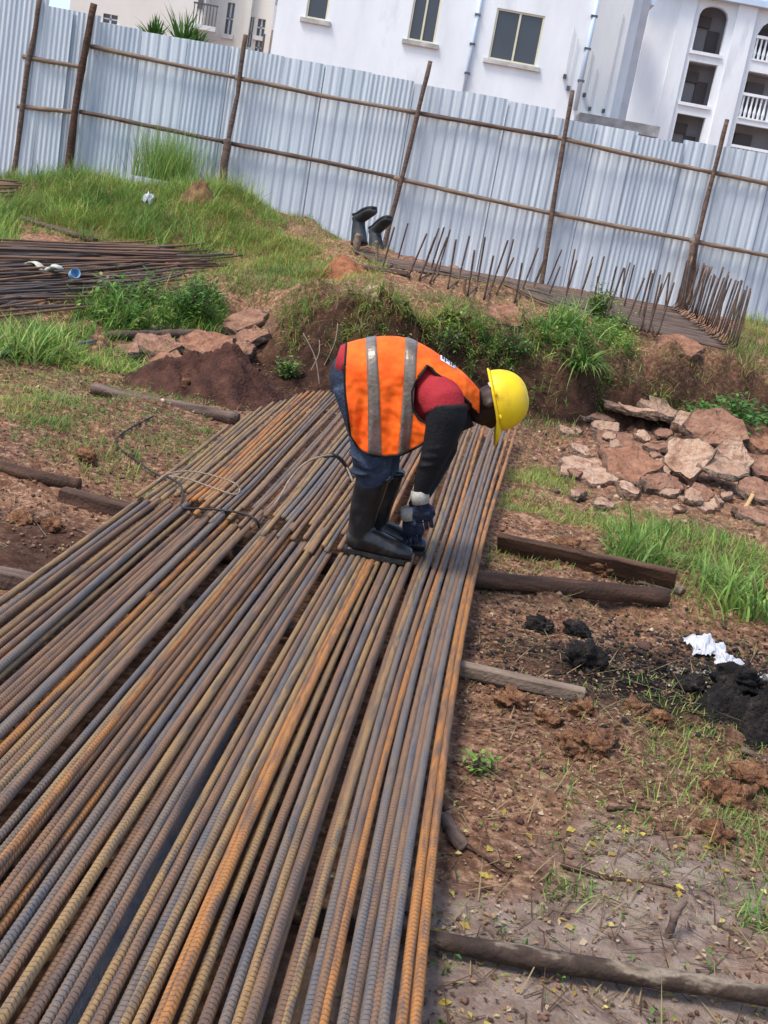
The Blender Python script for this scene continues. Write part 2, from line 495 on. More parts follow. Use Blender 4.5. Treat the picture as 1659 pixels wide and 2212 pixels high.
# right wing with loggias
YR = 58.0
br = empty('balcony_building', (0, 0, 0))
tag(br, 'white apartment wing with open loggias and balustraded balconies at the upper right', 'building')
RX0 = aty(1380, 130, YR)[0]; RX1 = aty(1900, 200, YR)[0]
colA = [mid_rect(1536, 64, 58, 88, YR), mid_rect(1510, 180, 58, 80, YR), mid_rect(1484, 296, 58, 86, YR)]
colB = [mid_rect(1686, 92, 100, 84, YR), mid_rect(1661, 214, 106, 92, YR), mid_rect(1638, 326, 112, 92, YR)]
ca = np.mean([c[0] for c in colA]), np.mean([c[1] for c in colA])
cb = np.mean([c[0] for c in colB]), np.mean([c[1] for c in colB])
for c in colA: c[0], c[1] = ca
for c in colB: c[0], c[1] = cb
RZ1 = aty(1570, 6, YR)[2]
facade('wall', RX0, RX1, .3, RZ1, YR, [tuple(c) for c in colA + colB], M['white_wall'], br, depth=.35)
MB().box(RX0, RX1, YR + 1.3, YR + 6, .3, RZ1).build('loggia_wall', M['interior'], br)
MB().box(RX0 + .002, RX0 + .3, YR + .003, YR + 1.29, .3, RZ1).build('side_wall', M['white_wall'], br)
for z in [colA[0][2] - .25, colA[1][2] - .25, colA[2][2] - .25]:
    MB().box(RX0 + .31, RX1, YR + .36, YR + 1.29, z - .2, z).build('loggia_floor', M['interior'], br)
MB().box(RX0 - .5, RX1, YR - .5, YR + 6, RZ1 + .003, RZ1 + .25).build('roof_edge', M['pipe_blue'], br)
# pier and plinth relief so that the wall steps as in the place
for (xa, xb, pr) in [(ca[0] - .9, ca[0] - .22, .12), (ca[1] + .3, cb[0] - .25, .2)]:
    MB().box(xa, xb, YR - pr, YR - .002, .3, RZ1).build('pier', M['white_wall'], br)
for i, c in enumerate(colA):
    MB().box(c[0] - .1, c[1] + .1, YR - .09, YR - .002, c[2] - .14, c[2] - .003).build('sill', M['white_wall'], br)
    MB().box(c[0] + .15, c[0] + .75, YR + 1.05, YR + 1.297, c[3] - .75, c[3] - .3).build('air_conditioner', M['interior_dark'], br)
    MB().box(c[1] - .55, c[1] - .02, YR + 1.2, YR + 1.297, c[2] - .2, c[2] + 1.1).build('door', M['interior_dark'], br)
def arch_fill(c, parent):
    a, b, z0, z1 = c; n = 14; ri = .34 * (b - a)
    mb = MB(); v = []
    for k in range(n + 1):
        t = k / n; x = lerp(a, b, t); zz = z1 - ri * (1 - math.sqrt(max(0, 1 - (2 * t - 1) ** 2))) - .001
        v += [(x, YR + .004, zz), (x, YR + .004, z1)]
    b0 = len(v); v += [(x, YR + .3, z) for x, _, z in v]
    f = []
    for k in range(n):
        f += [(2 * k, 2 * k + 2, 2 * k + 3, 2 * k + 1), (2 * k, 2 * k + b0, 2 * k + 2 + b0, 2 * k + 2)]
    mb.add(v, f).build('arch', M['white_wall'], parent)
arch_fill(colA[0], br); arch_fill(colB[0], br)
for i, c in enumerate(colB):
    # balustrade below the loggia opening
    zt = c[2] + 1.0 if i else c[2] + .95
    bal = MB().box(c[0], c[1], YR - .06, YR + .16, zt - .02, zt + .1).build('balustrade_rail', M['white_wall'], br)
    MB().box(c[0], c[1], YR - .05, YR + .15, c[2] + .001, c[2] + .08).build('lower_rail', M['white_wall'], bal)
    x = c[0] + .08; k = 0
    while x < c[1] - .05:
        if k % 9 in (6, 7):
            if k % 9 == 6: MB().box(x - .04, x + .34, YR, YR + .1, c[2] + .08, zt - .02).build('panel', M['white_wall'], bal)
        else:
            MB().loft([(x, YR + .05, c[2] + .08), (x, YR + .05, c[2] + .3), (x, YR + .05, c[2] + .6), (x, YR + .05, zt - .02)], [.045, .075, .04, .05], 6, up=(0, 1, 0)).build('baluster', M['white_wall'], bal)
        x += .2; k += 1
    MB().box(c[0] + .3, c[0] + 1.1, YR + 1.1, YR + 1.297, c[2], c[3] - .3).build('door', M['interior_dark'], br)
# gutter by the recess
gl = aty(1340, 8, YR - 2)
MB().box(gl[0], gl[0] + 1.3, YR - 3, YR - .51, gl[2], gl[2] + .3).box(gl[0] + .3, gl[0] + 1.0, YR - 3.2, YR - 3.003, gl[2] - .35, gl[2] + .4).build('gutter', M['pipe_blue'], br)

# cream building at the upper left
YC = 62.0
bc = empty('cream_building', (0, 0, 0))
tag(bc, 'cream apartment block with balconies and narrow windows behind the spiky plants', 'building')
CX0 = aty(150, 20, YC)[0]; CXa = aty(440, 40, YC)[0]; CX1 = aty(590, 60, YC)[0]
h1 = mid_rect(238, 41, 30, 18, YC); h2 = mid_rect(487, 32, 15, 62, YC); h3 = mid_rect(556, 52, 16, 34, YC); h4 = mid_rect(533, 62, 9, 60, YC); h5 = mid_rect(550, 96, 14, 26, YC)
facade('wall', CX0, CXa, .3, 16, YC, [tuple(h1)], M['cream_wall'], bc)
MB().box(CXa - .3, CXa - .003, YC + .002, YC + 1.2, .3, 16).build('side_wall', M['cream_wall'], bc)
facade('bay_wall', CXa, CX1, .3, 16, YC + 1.2, [tuple(h2), tuple(h3), tuple(h4), tuple(h5)], M['cream_wall'], bc)
MB().box(CX0, CX1, YC + 1.7, YC + 6, .3, 16).build('inner_wall', M['interior_dark'], bc)
for h, yy in ((h1, YC), (h2, YC + 1.2), (h3, YC + 1.2), (h4, YC + 1.2), (h5, YC + 1.2)):
    a, b, c, d = h
    w = MB().box(a, b, yy + .13, yy + .15, c, d).build('window', M['glass_dark'], bc)
    MB().box((a + b) / 2 - .04, (a + b) / 2 + .04, yy + .08, yy + .128, c, d).box(a, b, yy + .08, yy + .128, (c + d) / 2 - .03, (c + d) / 2 + .03).build('glazing_bar', M['plastic_white'], w)
    MB().box(a - .12, b + .12, yy - .12, yy - .002, c - .2, c - .003).build('sill', M['grey_trim'], w)
bq = mid_rect(448, 30, 50, 60, YC)
MB().box(bq[0], bq[1], YC - .6, YC - .003, bq[2] - .1, bq[2] + .12).build('balcony_slab', M['grey_trim'], bc)
bal = MB().box(bq[0], bq[1], YC - .6, YC - .54, bq[2] + 1.0, bq[2] + 1.08).build('balcony_rail', M['pipe_dark'], bc)
for k in range(8):
    x = lerp(bq[0] + .05, bq[1] - .05, k / 7)
    MB().box(x - .02, x + .02, YC - .59, YC - .55, bq[2] + .12, bq[2] + 1.0).build('rail_bar', M['pipe_dark'], bal)
for q in (mid_rect(434, 2, 10, 30, YC), mid_rect(560, 100, 4, 60, YC)):
    MB().box(q[0], q[1], YC + 1.0 if q[0] > CXa else YC - .06, YC + 1.197 if q[0] > CXa else YC - .003, q[2], q[3]).build('shutter', M['interior_dark'], bc)
q = mid_rect(601, 40, 22, 48, YC - 2)
MB().box(q[0], q[1], YC - 2, YC + 1.19, q[2], q[3]).build('bay_box', M['grey_trim'], bc)
MB().box(q[0] + .12, q[1] - .12, YC - 2.03, YC - 2.003, q[2] + .15, q[3] - .15).build('bay_pane', M['glass_dark'], bc)
for px in (525, 575):
    x = aty(px, 60, YC)[0]
    MB().box(x - .12, x + .12, YC + .9, YC + 1.197, .3, 16).build('pilaster', M['cream_wall'], bc)

# spiky plants behind the fence
def blades_mesh(base, ang, tilt, hgt, wid, curl, col, seg=3):
    """vectorised blades: base (n,3); returns verts, tris, cols"""
    n = len(base)
    dx, dy = np.cos(ang), np.sin(ang)
    sx, sy = -dy, dx
    V = []; C = []
    for k in range(seg + 1):
        t = k / seg
        a = tilt + curl * t
        # integrate along the blade with growing tilt
        out = hgt * (np.sin(tilt) * t + (np.sin(tilt + curl) - np.sin(tilt)) * t * t / 1.6)
        up = hgt * (np.cos(tilt) * t + (np.cos(tilt + curl) - np.cos(tilt)) * t * t / 1.6)
        c = base + np.stack([dx * out, dy * out, up], 1)
        w = wid * (1 - t ** 2.2) * .5 if k < seg else 0 * wid
        shade = (1.0 + .12 * t)
        if k < seg:
            V.append(c + np.stack([sx * w, sy * w, 0 * w], 1)); C.append(col * shade)
            V.append(c - np.stack([sx * w, sy * w, 0 * w], 1)); C.append(col * shade)
        else:
            V.append(c); C.append(col * shade)
    m = 2 * seg + 1
    v = np.stack(V, 1).reshape(-1, 3); cc = np.stack(C, 1).reshape(-1, 3)
    t = []
    for k in range(seg - 1):
        t += [(2 * k, 2 * k + 1, 2 * k + 3), (2 * k, 2 * k + 3, 2 * k + 2)]
    t.append((2 * seg - 2, 2 * seg - 1, 2 * seg))
    f = (np.arange(n)[:, None, None] * m + np.array(t)[None]).reshape(-1, 3)
    return v, f, cc

GREENS = np.array([lin(c)[:3] for c in [(108, 144, 65), (126, 162, 74), (92, 126, 58), (146, 176, 88), (117, 149, 83), (158, 169, 94)]])
DRY = np.array([lin(c)[:3] for c in [(160, 142, 96), (142, 122, 82), (172, 158, 108), (120, 100, 68)]])
DEEP = np.array([lin(c)[:3] for c in [(78, 116, 56), (94, 136, 64), (67, 100, 49), (109, 152, 71)]])

def patchy(c, x, y):
    k = np.clip(.5 + 1.6 * fbm(x * 1.1 + 3, y * 1.1, 3), 0, 1)[:, None]
    return c * (np.array([.72, .80, .72]) * (1 - k) + np.array([1.22, 1.12, 1.0]) * k)

def pick(pal, n, dry=0.0):
    c = pal[rng.integers(0, len(pal), n)] * rng.uniform(.8, 1.15, (n, 1))
    d = rng.random(n) < dry
    c[d] = DRY[rng.integers(0, len(DRY), d.sum())] * rng.uniform(.8, 1.15, (d.sum(), 1))
    return c

for (px, py, hh, lab) in [(337, 52, 1.2, 'small spiky plant showing just above the fence before the cream block'), (396, 70, 2.0, 'taller spiky plant showing just above the fence before the cream block'), (424, 72, 1.2, 'spiky plant beside the dark shutter post above the fence')]:
    p = aty(px, py, 26.5)
    pl = empty('spiky_plant', (p[0], 26.5, .85)); tag(pl, lab, 'plant', 'spiky plants behind the fence')
    trunk_h = p[2] - .85 - .35
    MB().loft([(0, 0, -.1), (.03, 0, trunk_h / 2), (0, .02, trunk_h)], [.09, .07, .06], 8).build('trunk', M['wood_weathered'], pl, True)
    n = 90
    base = np.tile([0, 0, trunk_h], (n, 1)) + rng.normal(0, .05, (n, 3))
    v, f, c = blades_mesh(base, rng.uniform(0, 6.28, n), rng.uniform(.05, 1.2, n), rng.uniform(.5, .8, n) * hh * .62, np.full(n, .05), rng.uniform(.2, .6, n), pick(DEEP, n) * .8)
    mesh_obj('crown', v, f, M['leaf'], pl, cols=c)

# ------------------------------------------------------------------ the sheet-metal fence
YF = 23.3
fence = empty('sheet_metal_fence', (0, 0, 0))
tag(fence, 'long corrugated zinc sheet fence on rough wooden posts and rails', 'fence')

def corrugated(w, h, style, step=.06):
    """sheet in XZ, profile in Y; 0 = fine sine, 1 = trapezoid bands"""
    n = int(w / (.019 if style == 0 else .016)) + 1
    x = np.linspace(0, w, n)
    if style == 0: y = .014 * np.sin(2 * np.pi * x / .088)
    else:
        ph = (x / .19) % 1.0
        y = np.where(ph < .12, ph / .12, np.where(ph < .3, 1, np.where(ph < .42, (.42 - ph) / .12, 0))) * .026
        y += np.where((ph > .55) & (ph < .6), .006, 0) + np.where((ph > .76) & (ph < .81), .006, 0)
    zs = np.array([0, h * .5, h])
    bow = rng.normal(0, .012, 3)
    X, Z = np.meshgrid(x, zs)
    Y = np.tile(y, (3, 1)) + bow[:, None] + .01 * np.sin(X * 2.2 + rng.uniform(0, 6))
    v = np.stack([X.ravel(), Y.ravel(), Z.ravel()], 1)
    i = np.arange(2)[:, None] * n + np.arange(n - 1)[None]
    f = np.stack([i, i + 1, i + n + 1, i + n], -1).reshape(-1, 4)
    return v, f

FTOP = [(-9.6, 4.2), (-6.75, 4.13), (-6.74, 4.0), (-3.9, 4.02), (-.7, 3.98), (.9, 3.96), (2.0, 3.82), (8.6, 3.75)]
def top_at(x): return float(np.interp(x, [a for a, _ in FTOP], [b for _, b in FTOP]))
# main run: sample tops from the photograph's survey line
def top_from_pixels():
    pts = [(210, 52), (530, 105), (610, 122), (740, 145), (1145, 228), (1235, 262), (1659, 335)]
    q = [aty(a, b, YF) for a, b in pts]
    return [(p[0], p[2]) for p in q]
FT = top_from_pixels()
XCORN = aty(178, 200, YF)[0]
def sheet_run(x0, x1, y, tops, jitter=.03, yaw=0.0, piv=None):
    x = x0; k = 0
    while x < x1:
        w = random.choice([.78, .86, .95])
        zt = float(np.interp(x + w / 2, [a for a, _ in tops], [b for _, b in tops])) + random.uniform(-jitter, jitter)
        zb = .25
        v, f = corrugated(w + .05, zt - zb, random.choice([0, 1, 1, 0]))
        o = mesh_obj('sheet', v, f, M['zinc'] if random.random() < .65 else M['zinc_dull'], fence)
        o.location = (x, y + (k % 2) * .02, zb)
        if yaw:
            o.location = (piv[0] + (x - piv[0]) * math.cos(yaw), y + (k % 2) * .02 + (x - piv[0]) * math.sin(yaw), zb)
        o.rotation_euler = (random.uniform(-.006, .006), random.uniform(-.006, .006), yaw)
        x += w; k += 1
sheet_run(XCORN + .02, 8.8, YF + .06, FT, .05)
lt = [(p[0], p[2]) for p in (aty(0, 0, YF), aty(75, 0, YF), aty(80, 12, YF), aty(180, 45, YF))]
sheet_run(-10.2, XCORN - .25, YF + .02, [(-10.5, lt[0][1] + .02), (lt[1][0], lt[1][1] + .12), (lt[3][0], lt[3][1] + .04)], .05, yaw=math.radians(5), piv=(XCORN, 0))
# dark return strip at the corner
v, f = corrugated(.42, 3.2, 1)
o = mesh_obj('sheet', v, f, M['zinc_dull'], fence); o.location = (XCORN - .3, YF - .06, .7); o.rotation_euler = (0, 0, math.radians(58))

def branch(pts, r0, r1, mat, name, parent, n=9, rings=None, wob=.012):
    """crooked round pole through pts"""
    P = np.array(pts, float)
    m = rings or 14
    t = np.linspace(0, 1, m)
    s = np.linspace(0, 1, len(P))
    Q = np.stack([np.interp(t, s, P[:, k]) for k in range(3)], 1)
    L = np.linalg.norm(P[-1] - P[0])
    for k in range(3):
        Q[1:-1, k] += np.interp(t, np.linspace(0, 1, 6), rng.normal(0, wob, 6))[1:-1]
    R = [lerp(r0, r1, q) * random.uniform(.9, 1.1) for q in t]
    up = (0, 0, 1) if abs((P[-1] - P[0])[2]) < .7 * L else (0, 1, 0)
    v, f = loft(Q, [(a * random.uniform(.93, 1.07), a) for a in R], n, up)
    return mesh_obj(name, v, f, mat, parent, True)

posts = [((32, 352), (86, -8), .055), ((146, 372), (203, 8), .075), ((482, 400), (531, 75), .05), ((832, 520), (930, 132), .05), ((1168, 615), (1237, 195), .05), ((1478, 655), (1571, 258), .05)]
for i, (a, b, r) in enumerate(posts):
    A = aty(*a, YF - .12); B = aty(*b, YF - .12)
    Mid = (A + B) / 2 + np.array([random.uniform(-.04, .04), 0, 0])
    A2 = A + (A - B) / np.linalg.norm(A - B) * .6
    branch([A2, Mid, B], r * .95, r * .8, M['wood_weathered'] if i not in (1,) else M['wood_dark'], 'post', fence, wob=.012)
# doubled post foot and prop as in the place
A, B = aty(482, 398, YF - .22), aty(490, 300, YF - .22); branch([A - np.array([0, 0, .3]), B], .085, .07, M['wood_weathered'], 'post', fence)
A, B = aty(1502, 600, YF - .25), aty(1506, 505, YF - .2); branch([A - np.array([0, 0, .5]), B], .05, .045, M['wood_weathered'], 'brace', fence)
A, B = aty(1502, 520, YF - .3), aty(1470, 640, YF - .5); branch([B - np.array([0, 0, .3]), A], .055, .05, M['wood_weathered'], 'brace', fence)
rails = [
    ((196, 100), (515, 168)), ((508, 168), (905, 245)), ((880, 240), (1235, 303)), ((1205, 297), (1545, 374)), ((1530, 371), (1720, 410)),
    ((172, 241), (495, 308)), ((480, 306), (875, 388)), ((850, 384), (1205, 464)), ((1180, 458), (1520, 524)), ((1490, 520), (1720, 566)),
    ((-40, 108), (62, 124)), ((50, 122), (182, 146)), ((-40, 222), (52, 228)), ((38, 229), (168, 242))]
for i, (a, b) in enumerate(rails):
    A = aty(*a, YF - .03 - .05 * (i % 2)); B = aty(*b, YF - .03 - .05 * (i % 2))
    branch([A, (A + B) / 2 + np.array([0, 0, random.uniform(-.02, .02)]), B], .042, .036, M['wood_pale'] if random.random() < .6 else M['wood_weathered'], 'rail', fence, n=8, wob=.004)

# ------------------------------------------------------------------ reinforcing bars
def bar_mesh(path, r, rib=None, n=8, pitch=.017, name='rebar', mat=None, seg=.25):
    """ribbed bar swept along a dense path; ribs only where rib=(s0,s1) in metres along it"""
    P = np.array(path, float)
    d = np.r_[0, np.cumsum(np.linalg.norm(np.diff(P, axis=0), axis=1))]
    L = d[-1]
    if rib:
        a, b = max(0, rib[0]), min(L, rib[1])
        mid = np.arange(a, b, pitch)
        s = []; k = []
        for q in mid:
            s += [q, q + pitch * .28, q + pitch * .5, q + pitch * .78]; k += [0, 0, 1, 1]
        pre = np.arange(0, a - .01, seg); post = np.arange(b + .02, L, seg)
        s = np.r_[pre, s, post, L]; k = np.r_[pre * 0, k, post * 0, 0]
    else:
        s = np.r_[np.arange(0, L - .01, seg), L]; k = s * 0
    Q = np.stack([np.interp(s, d, P[:, j]) for j in range(3)], 1)
    T = np.stack([np.interp(np.clip(s, 0, L), d, np.gradient(P[:, j], d)) for j in range(3)], 1)
    T /= np.linalg.norm(T, axis=1)[:, None]
    up = np.array([0, 0, 1.0])
    S = np.cross(T, up)
    nrm = np.linalg.norm(S, axis=1)
    S[nrm < .3] = np.array([0, 1.0, 0]); S /= np.linalg.norm(S, axis=1)[:, None]
    U = np.cross(S, T)
    an = np.arange(n) * 2 * np.pi / n + random.uniform(0, 6.28)
    tw = an[None, :]
    rad = r * (1 + .17 * k[:, None] * np.abs(np.sin(tw)) ** .5) * np.ones((1, n))
    V = Q[:, None] + S[:, None] * (rad * np.cos(tw))[..., None] + U[:, None] * (rad * np.sin(tw))[..., None]
    V = V + T[:, None] * (k[:, None] * np.sin(tw) * pitch * .7)[..., None]
    m = len(s)
    i = np.arange(m - 1)[:, None] * n; j = np.arange(n)[None]
    j2 = (j + 1) % n
    f = np.stack([i + j, i + n + j, i + n + j2, i + j2], -1).reshape(-1, 4)
    v = V.reshape(-1, 3)
    # end caps as fans
    v = np.vstack([v, Q[:1], Q[-1:]])
    c0, c1 = len(v) - 2, len(v) - 1
    e = []
    for q in range(0, n, 2):
        e.append((c0, q, (q + 1) % n, (q + 2) % n)); b0 = (m - 1) * n
        e.append((c1, b0 + (q + 2) % n, b0 + (q + 1) % n, b0 + q))
    f = np.vstack([f, np.array(e)])
    # local frame: origin at the middle, X along the bar (so the rust runs lengthways)
    c = P[len(P) // 2]; ax = Vector(P[-1] - P[0]).normalized()
    q = ax.to_track_quat('X', 'Z')
    Rm = np.array(q.to_matrix())
    lv = (v - c) @ Rm
    o = mesh_obj(name, lv, f, mat, None, smooth=True)
    o.location = c; o.rotation_mode = 'QUATERNION'; o.rotation_quaternion = q
    return o

ZB = .112
def W(px, py, z=ZB): return atz(px, py, z)
def curve_xy(pix):
    q = np.array([W(*p) for p in pix]); return q[:, 1], q[:, 0]
# near bed: left and right borders as x(y)
Ly, Lx = curve_xy([(0, 1300), (345, 1047)])
sl = (Lx[1] - Lx[0]) / (Ly[1] - Ly[0])
def XL(y): return Lx[0] + sl * (y - Ly[0])
Ry, Rx = curve_xy([(885, 2212), (905, 2050), (940, 1750), (988, 1450), (1035, 1200), (1075, 1060), (1118, 905)])
sr = (Rx[1] - Rx[0]) / (Ry[1] - Ry[0])
def smooth_interp(y, ys, xs):
    c = np.polyfit(ys, xs, 3)
    return np.polyval(c, y)
def XR(y):
    y = np.asarray(y, float)
    c = np.polyfit(Ry, Rx, 3)
    v = np.polyval(c, np.clip(y, Ry[0], Ry[-1] + .3))
    s0 = np.polyval(np.polyder(c), Ry[0])
    return v + np.where(y < Ry[0], (y - Ry[0]) * s0, 0)
# far bed: left border
FLy, FLx = curve_xy([(345, 1047), (505, 913)])
slf = (FLx[1] - FLx[0]) / (FLy[1] - FLy[0])
def XFL(y): return FLx[0] + slf * (np.asarray(y, float) - FLy[0])
CTy, CTx = curve_xy([(430, 962), (505, 913), (580, 874), (650, 851), (705, 845), (760, 846)])

NEARLAB = '{c} ribbed bar ending short of the worker, {n} from the right edge of the bed'
THRULAB = '{c} ribbed bar running past the worker, {n} from the right edge of the bed'
FARLAB = '{c} bar of the far bed behind the worker, {n} from its left edge'
ks = np.r_[np.linspace(0.0, .600, 38), np.linspace(.626, 1.0, 26)]
ks = ks + rng.normal(0, .0035, len(ks)); ks[-1] = 1.0; ks[0] = 0; ks = np.sort(ks)
ASKEW = (4, 9, 16, 22, 28, 33, 44, 50)
for i, k in enumerate(ks):
    thru = k > .745
    wob = rng.normal(0, .005, 3)
    if thru: yend = float(np.interp(k, [.745, 1], [10.35, 10.1])) + random.uniform(-.25, .12)
    else: yend = float(np.interp(k, [0, .6, .74], [5.95, 5.62, 5.45])) + random.uniform(-.14, .14)
    ys = np.r_[np.arange(yend - 12.0, yend, .3), yend]
    far_k = (k - .745) / .255 if thru else 0
    xs = lerp(XL(ys), XR(ys), k)
    if thru:
        # share the far width with the far bed: the through bars close up a little
        kk = lerp(k, lerp(.70, 1.0, far_k), sstep((ys - 5.5) / 4.0))
        xs = lerp(lerp(XL(ys), XFL(ys), sstep((ys - 5.9) / 1.0)), XR(ys), kk)
    xs = xs + wob[0] * np.sin(ys * .8 + i) + wob[1] * np.sin(ys * .35 + 2 * i)
    if i in ASKEW: xs = xs + random.choice([-1, 1]) * .007 * np.sin(ys * .45 + i)       # a few lie askew over their neighbours
    r = random.choice([.0132, .0128, .0122, .0115])
    lift = .024 if i in ASKEW else random.choice([0, 0, 0, .008])
    zs = ZB - .0132 + r + lift + .004 * np.sin(ys * .9 + i)
    path = np.stack([xs, ys, zs + 0 * ys], 1)
    s0 = np.interp(1.4, ys, np.arange(len(ys)) * .3)
    mi = random.choices([0, 1, 2, 3], [2.4, 3, 2.4, 2.6] if k > .6 else [1.0, 3, 3, 2.8])[0]
    o = bar_mesh(path, r, (s0, s0 + 4.6), mat=BARMATS[mi])
    tag(o, (THRULAB if thru else NEARLAB).format(c=BARWORD[mi], n=ordinal(len(ks) - i)), 'steel bar', 'steel bars of the near bed')
# lower layer added to darken the gaps, seen only through them
for i, k in enumerate(np.linspace(.03, .97, 12) + rng.normal(0, .012, 12)):
    yend = float(np.interp(k, [0, .6, .74, 1], [5.6, 5.4, 5.2, 9.6])) + random.uniform(-.3, .1)
    ys = np.r_[np.arange(yend - 11.6, yend, .3), yend]
    xs = lerp(XL(ys), XR(ys), k) + .012 * np.sin(ys * .5 + i)
    o = bar_mesh(np.stack([xs, ys, 0 * ys + ZB - .031], 1), .0125, None, n=6, mat=BARMATS[1], seg=.4)
    tag(o, 'brown bar of the lower layer added to darken the gaps between the top bars', 'steel bar', 'lower layer of the near bed')
# far bed
for i, k in enumerate(np.linspace(0, .70, 42) + rng.normal(0, .003, 42)):
    y0 = float(np.interp(k, [0, .7], [5.75, 5.35])) + random.uniform(-.1, .45)
    ys = np.arange(y0, 10.6, .1)
    xs = lerp(XFL(ys), XR(ys), k)
    ok = xs >= np.interp(ys, CTy, CTx, left=-9)
    ok &= ys < 10.3 + random.uniform(-.25, .1)
    last = max(6, int(np.argmin(ok)) if not ok.all() else len(ys)) 
    ys = ys[:last]; ys = np.r_[ys[::3], ys[-1]] if len(ys[::3]) and ys[::3][-1] < ys[-1] - .02 else ys[::3]
    xs = lerp(XFL(ys), XR(ys), k) + .005 * np.sin(ys + i)
    r = random.choice([.0132, .0125])
    zs = ZB + .0 + .012 * (1 - sstep((ys - 5.4) / 1.2)) * 2.2 + .003 * np.sin(ys * 1.3 + i) + random.choice([0, 0, .01])
    mi = random.choices([0, 1, 2, 3], [1.4, 3, 2.5, 3])[0]
    o = bar_mesh(np.stack([xs, ys, zs], 1), r, None, mat=BARMATS[mi], seg=.3)
    tag(o, FARLAB.format(c=BARWORD[mi], n=ordinal(i + 1)), 'steel bar', 'steel bars of the far bed')
# grey flat bar lying in the gap
a, b = W(505, 1545, ZB - .002), W(130, 2260, ZB - .002)
d = (b - a); d2 = d / np.linalg.norm(d); sx = np.cross(d2, [0, 0, 1])
b = b + d2 * 1.5
v = []
for p in (a, b):
    for (u, w_) in ((-.012, -.022), (.010, .004), (.007, .008), (-.015, -.018)):
        v.append(p + sx * u + np.array([0, 0, w_]))
o = mesh_obj('flat_bar', v, [(0, 1, 5, 4), (1, 2, 6, 5), (2, 3, 7, 6), (3, 0, 4, 7), (0, 3, 2, 1), (4, 5, 6, 7)], nmat('flat_steel', [(70, 74, 82), (92, 96, 102), (110, 98, 86)], (2, 14, 14), .5, .2, 80, metallic=.4))
tag(o, 'smooth blue-grey flat steel bar lying tilted in the gap between the ribbed bars', 'steel bar')

# tie wires and cable
def wire(name, pts, r, mat, label, cat, n=6, parent=None):
    P = np.array(pts, float); m = 10 * len(P)
    t = np.linspace(0, len(P) - 1, m)
    Q = []
    for q in t:                       # Catmull-Rom
        i = min(int(q), len(P) - 2); u = q - i
        p0, p1, p2, p3 = P[max(i - 1, 0)], P[i], P[i + 1], P[min(i + 2, len(P) - 1)]
        Q.append(.5 * ((2 * p1) + (-p0 + p2) * u + (2 * p0 - 5 * p1 + 4 * p2 - p3) * u * u + (-p0 + 3 * p1 - 3 * p2 + p3) * u ** 3))
    v, f = loft(Q, [r] * m, n)
    o = mesh_obj(name, v, f, mat, parent, True)
    if label: tag(o, label, cat)
    return o
zt = ZB + .03
def Wz(px, py, h=.0): return W(px, py, zt + h)
wire('tie_wire', [Wz(340, 1040), Wz(362, 1024, .03), Wz(405, 1018, .05), Wz(455, 1026, .05), Wz(505, 1043, .04), Wz(518, 1058, .01), Wz(505, 1068, 0), Wz(455, 1052, .01), Wz(410, 1036, .02), Wz(365, 1028, .01)], .0045, M['wire_pale'], 'pale looped tie wire lying over the left side of the bars', 'wire')
wire('tie_wire', [Wz(362, 1030, .02), Wz(388, 1046, .03), Wz(396, 1070, .02), Wz(390, 1092, .01), Wz(402, 1098, .01), Wz(460, 1100, .02), Wz(520, 1108, .03), Wz(552, 1122, .02), Wz(560, 1140, -.02)], .006, M['wire_black'], 'black bent tie wire running across the ends of the near bars', 'wire')
wire('cable', [Wz(560, 1130, -.02), Wz(600, 1080, .0), Wz(630, 1030, .05), Wz(660, 1000, .12), Wz(695, 986, .18), Wz(725, 985, .18), Wz(745, 1003, .13), Wz(762, 1040, .05)], .006, M['wire_pale'], 'thin pale cable arching up beside the legs of the worker', 'cable')
wire('cable_grip', [Wz(700, 985, .18), Wz(726, 985, .18), Wz(745, 1003, .13), Wz(757, 1028, .07)], .012, M['wire_black'], 'black sleeve on the cable at the knee of the worker', 'grip')

# ------------------------------------------------------------------ timbers under and beside the bars
def pole(a, b, r0, r1, mat, label, name='wooden_pole', cat='pole', zr=None, wob=.012):
    A = np.array([a[0], a[1], (zr if zr is not None else r0 * .8)]); B = np.array([b[0], b[1], (zr if zr is not None else r1 * .8)])
    if zr is None:
        A[2] += gz(A[0], A[1]); B[2] += gz(B[0], B[1])
    if name == 'twig': r0 *= .62; r1 *= .5; wob = min(wob, .008)
    v = B - A; Lg = np.linalg.norm(v); q = Vector(v).normalized().to_track_quat('X', 'Z')
    pts = [(0, 0, 0), (Lg * .35, random.uniform(-wob, wob) * 2, 0), (Lg * .7, random.uniform(-wob, wob) * 2, 0), (Lg, 0, 0)]
    o = branch(pts, r0, r1, mat, name, None, n=12, rings=22, wob=wob * .3)
    o.location = A; o.rotation_mode = 'QUATERNION'; o.rotation_quaternion = q
    return tag(o, label, cat)

def plank(a, b, w, h, mat, label, name='plank', cat='plank', roll=0.0, za=None, zb=None):
    A = np.array([a[0], a[1], 0.0]); B = np.array([b[0], b[1], 0.0])
    A[2] = gz(*A[:2]) + h / 2 if za is None else za
    B[2] = gz(*B[:2]) + h / 2 if zb is None else zb
    v = B - A; Lg = np.linalg.norm(v); q = Vector(v).normalized().to_track_quat('X', 'Z') @ Matrix.Rotation(roll, 3, 'X').to_quaternion()
    m = 10; P = [(Lg * k / (m - 1), random.uniform(-.004, .004), random.uniform(-.003, .003)) for k in range(m)]
    vv, ff = loft(P, [(w / 2, h / 2)] * m, 8, sq=.25)
    o = mesh_obj(name, vv, ff, mat)
    bv = o.modifiers.new('bevel', 'BEVEL'); bv.width = .004; bv.segments = 1; bv.limit_method = 'ANGLE'
    o.location = A; o.rotation_mode = 'QUATERNION'; o.rotation_quaternion = q
    return tag(o, label, cat)

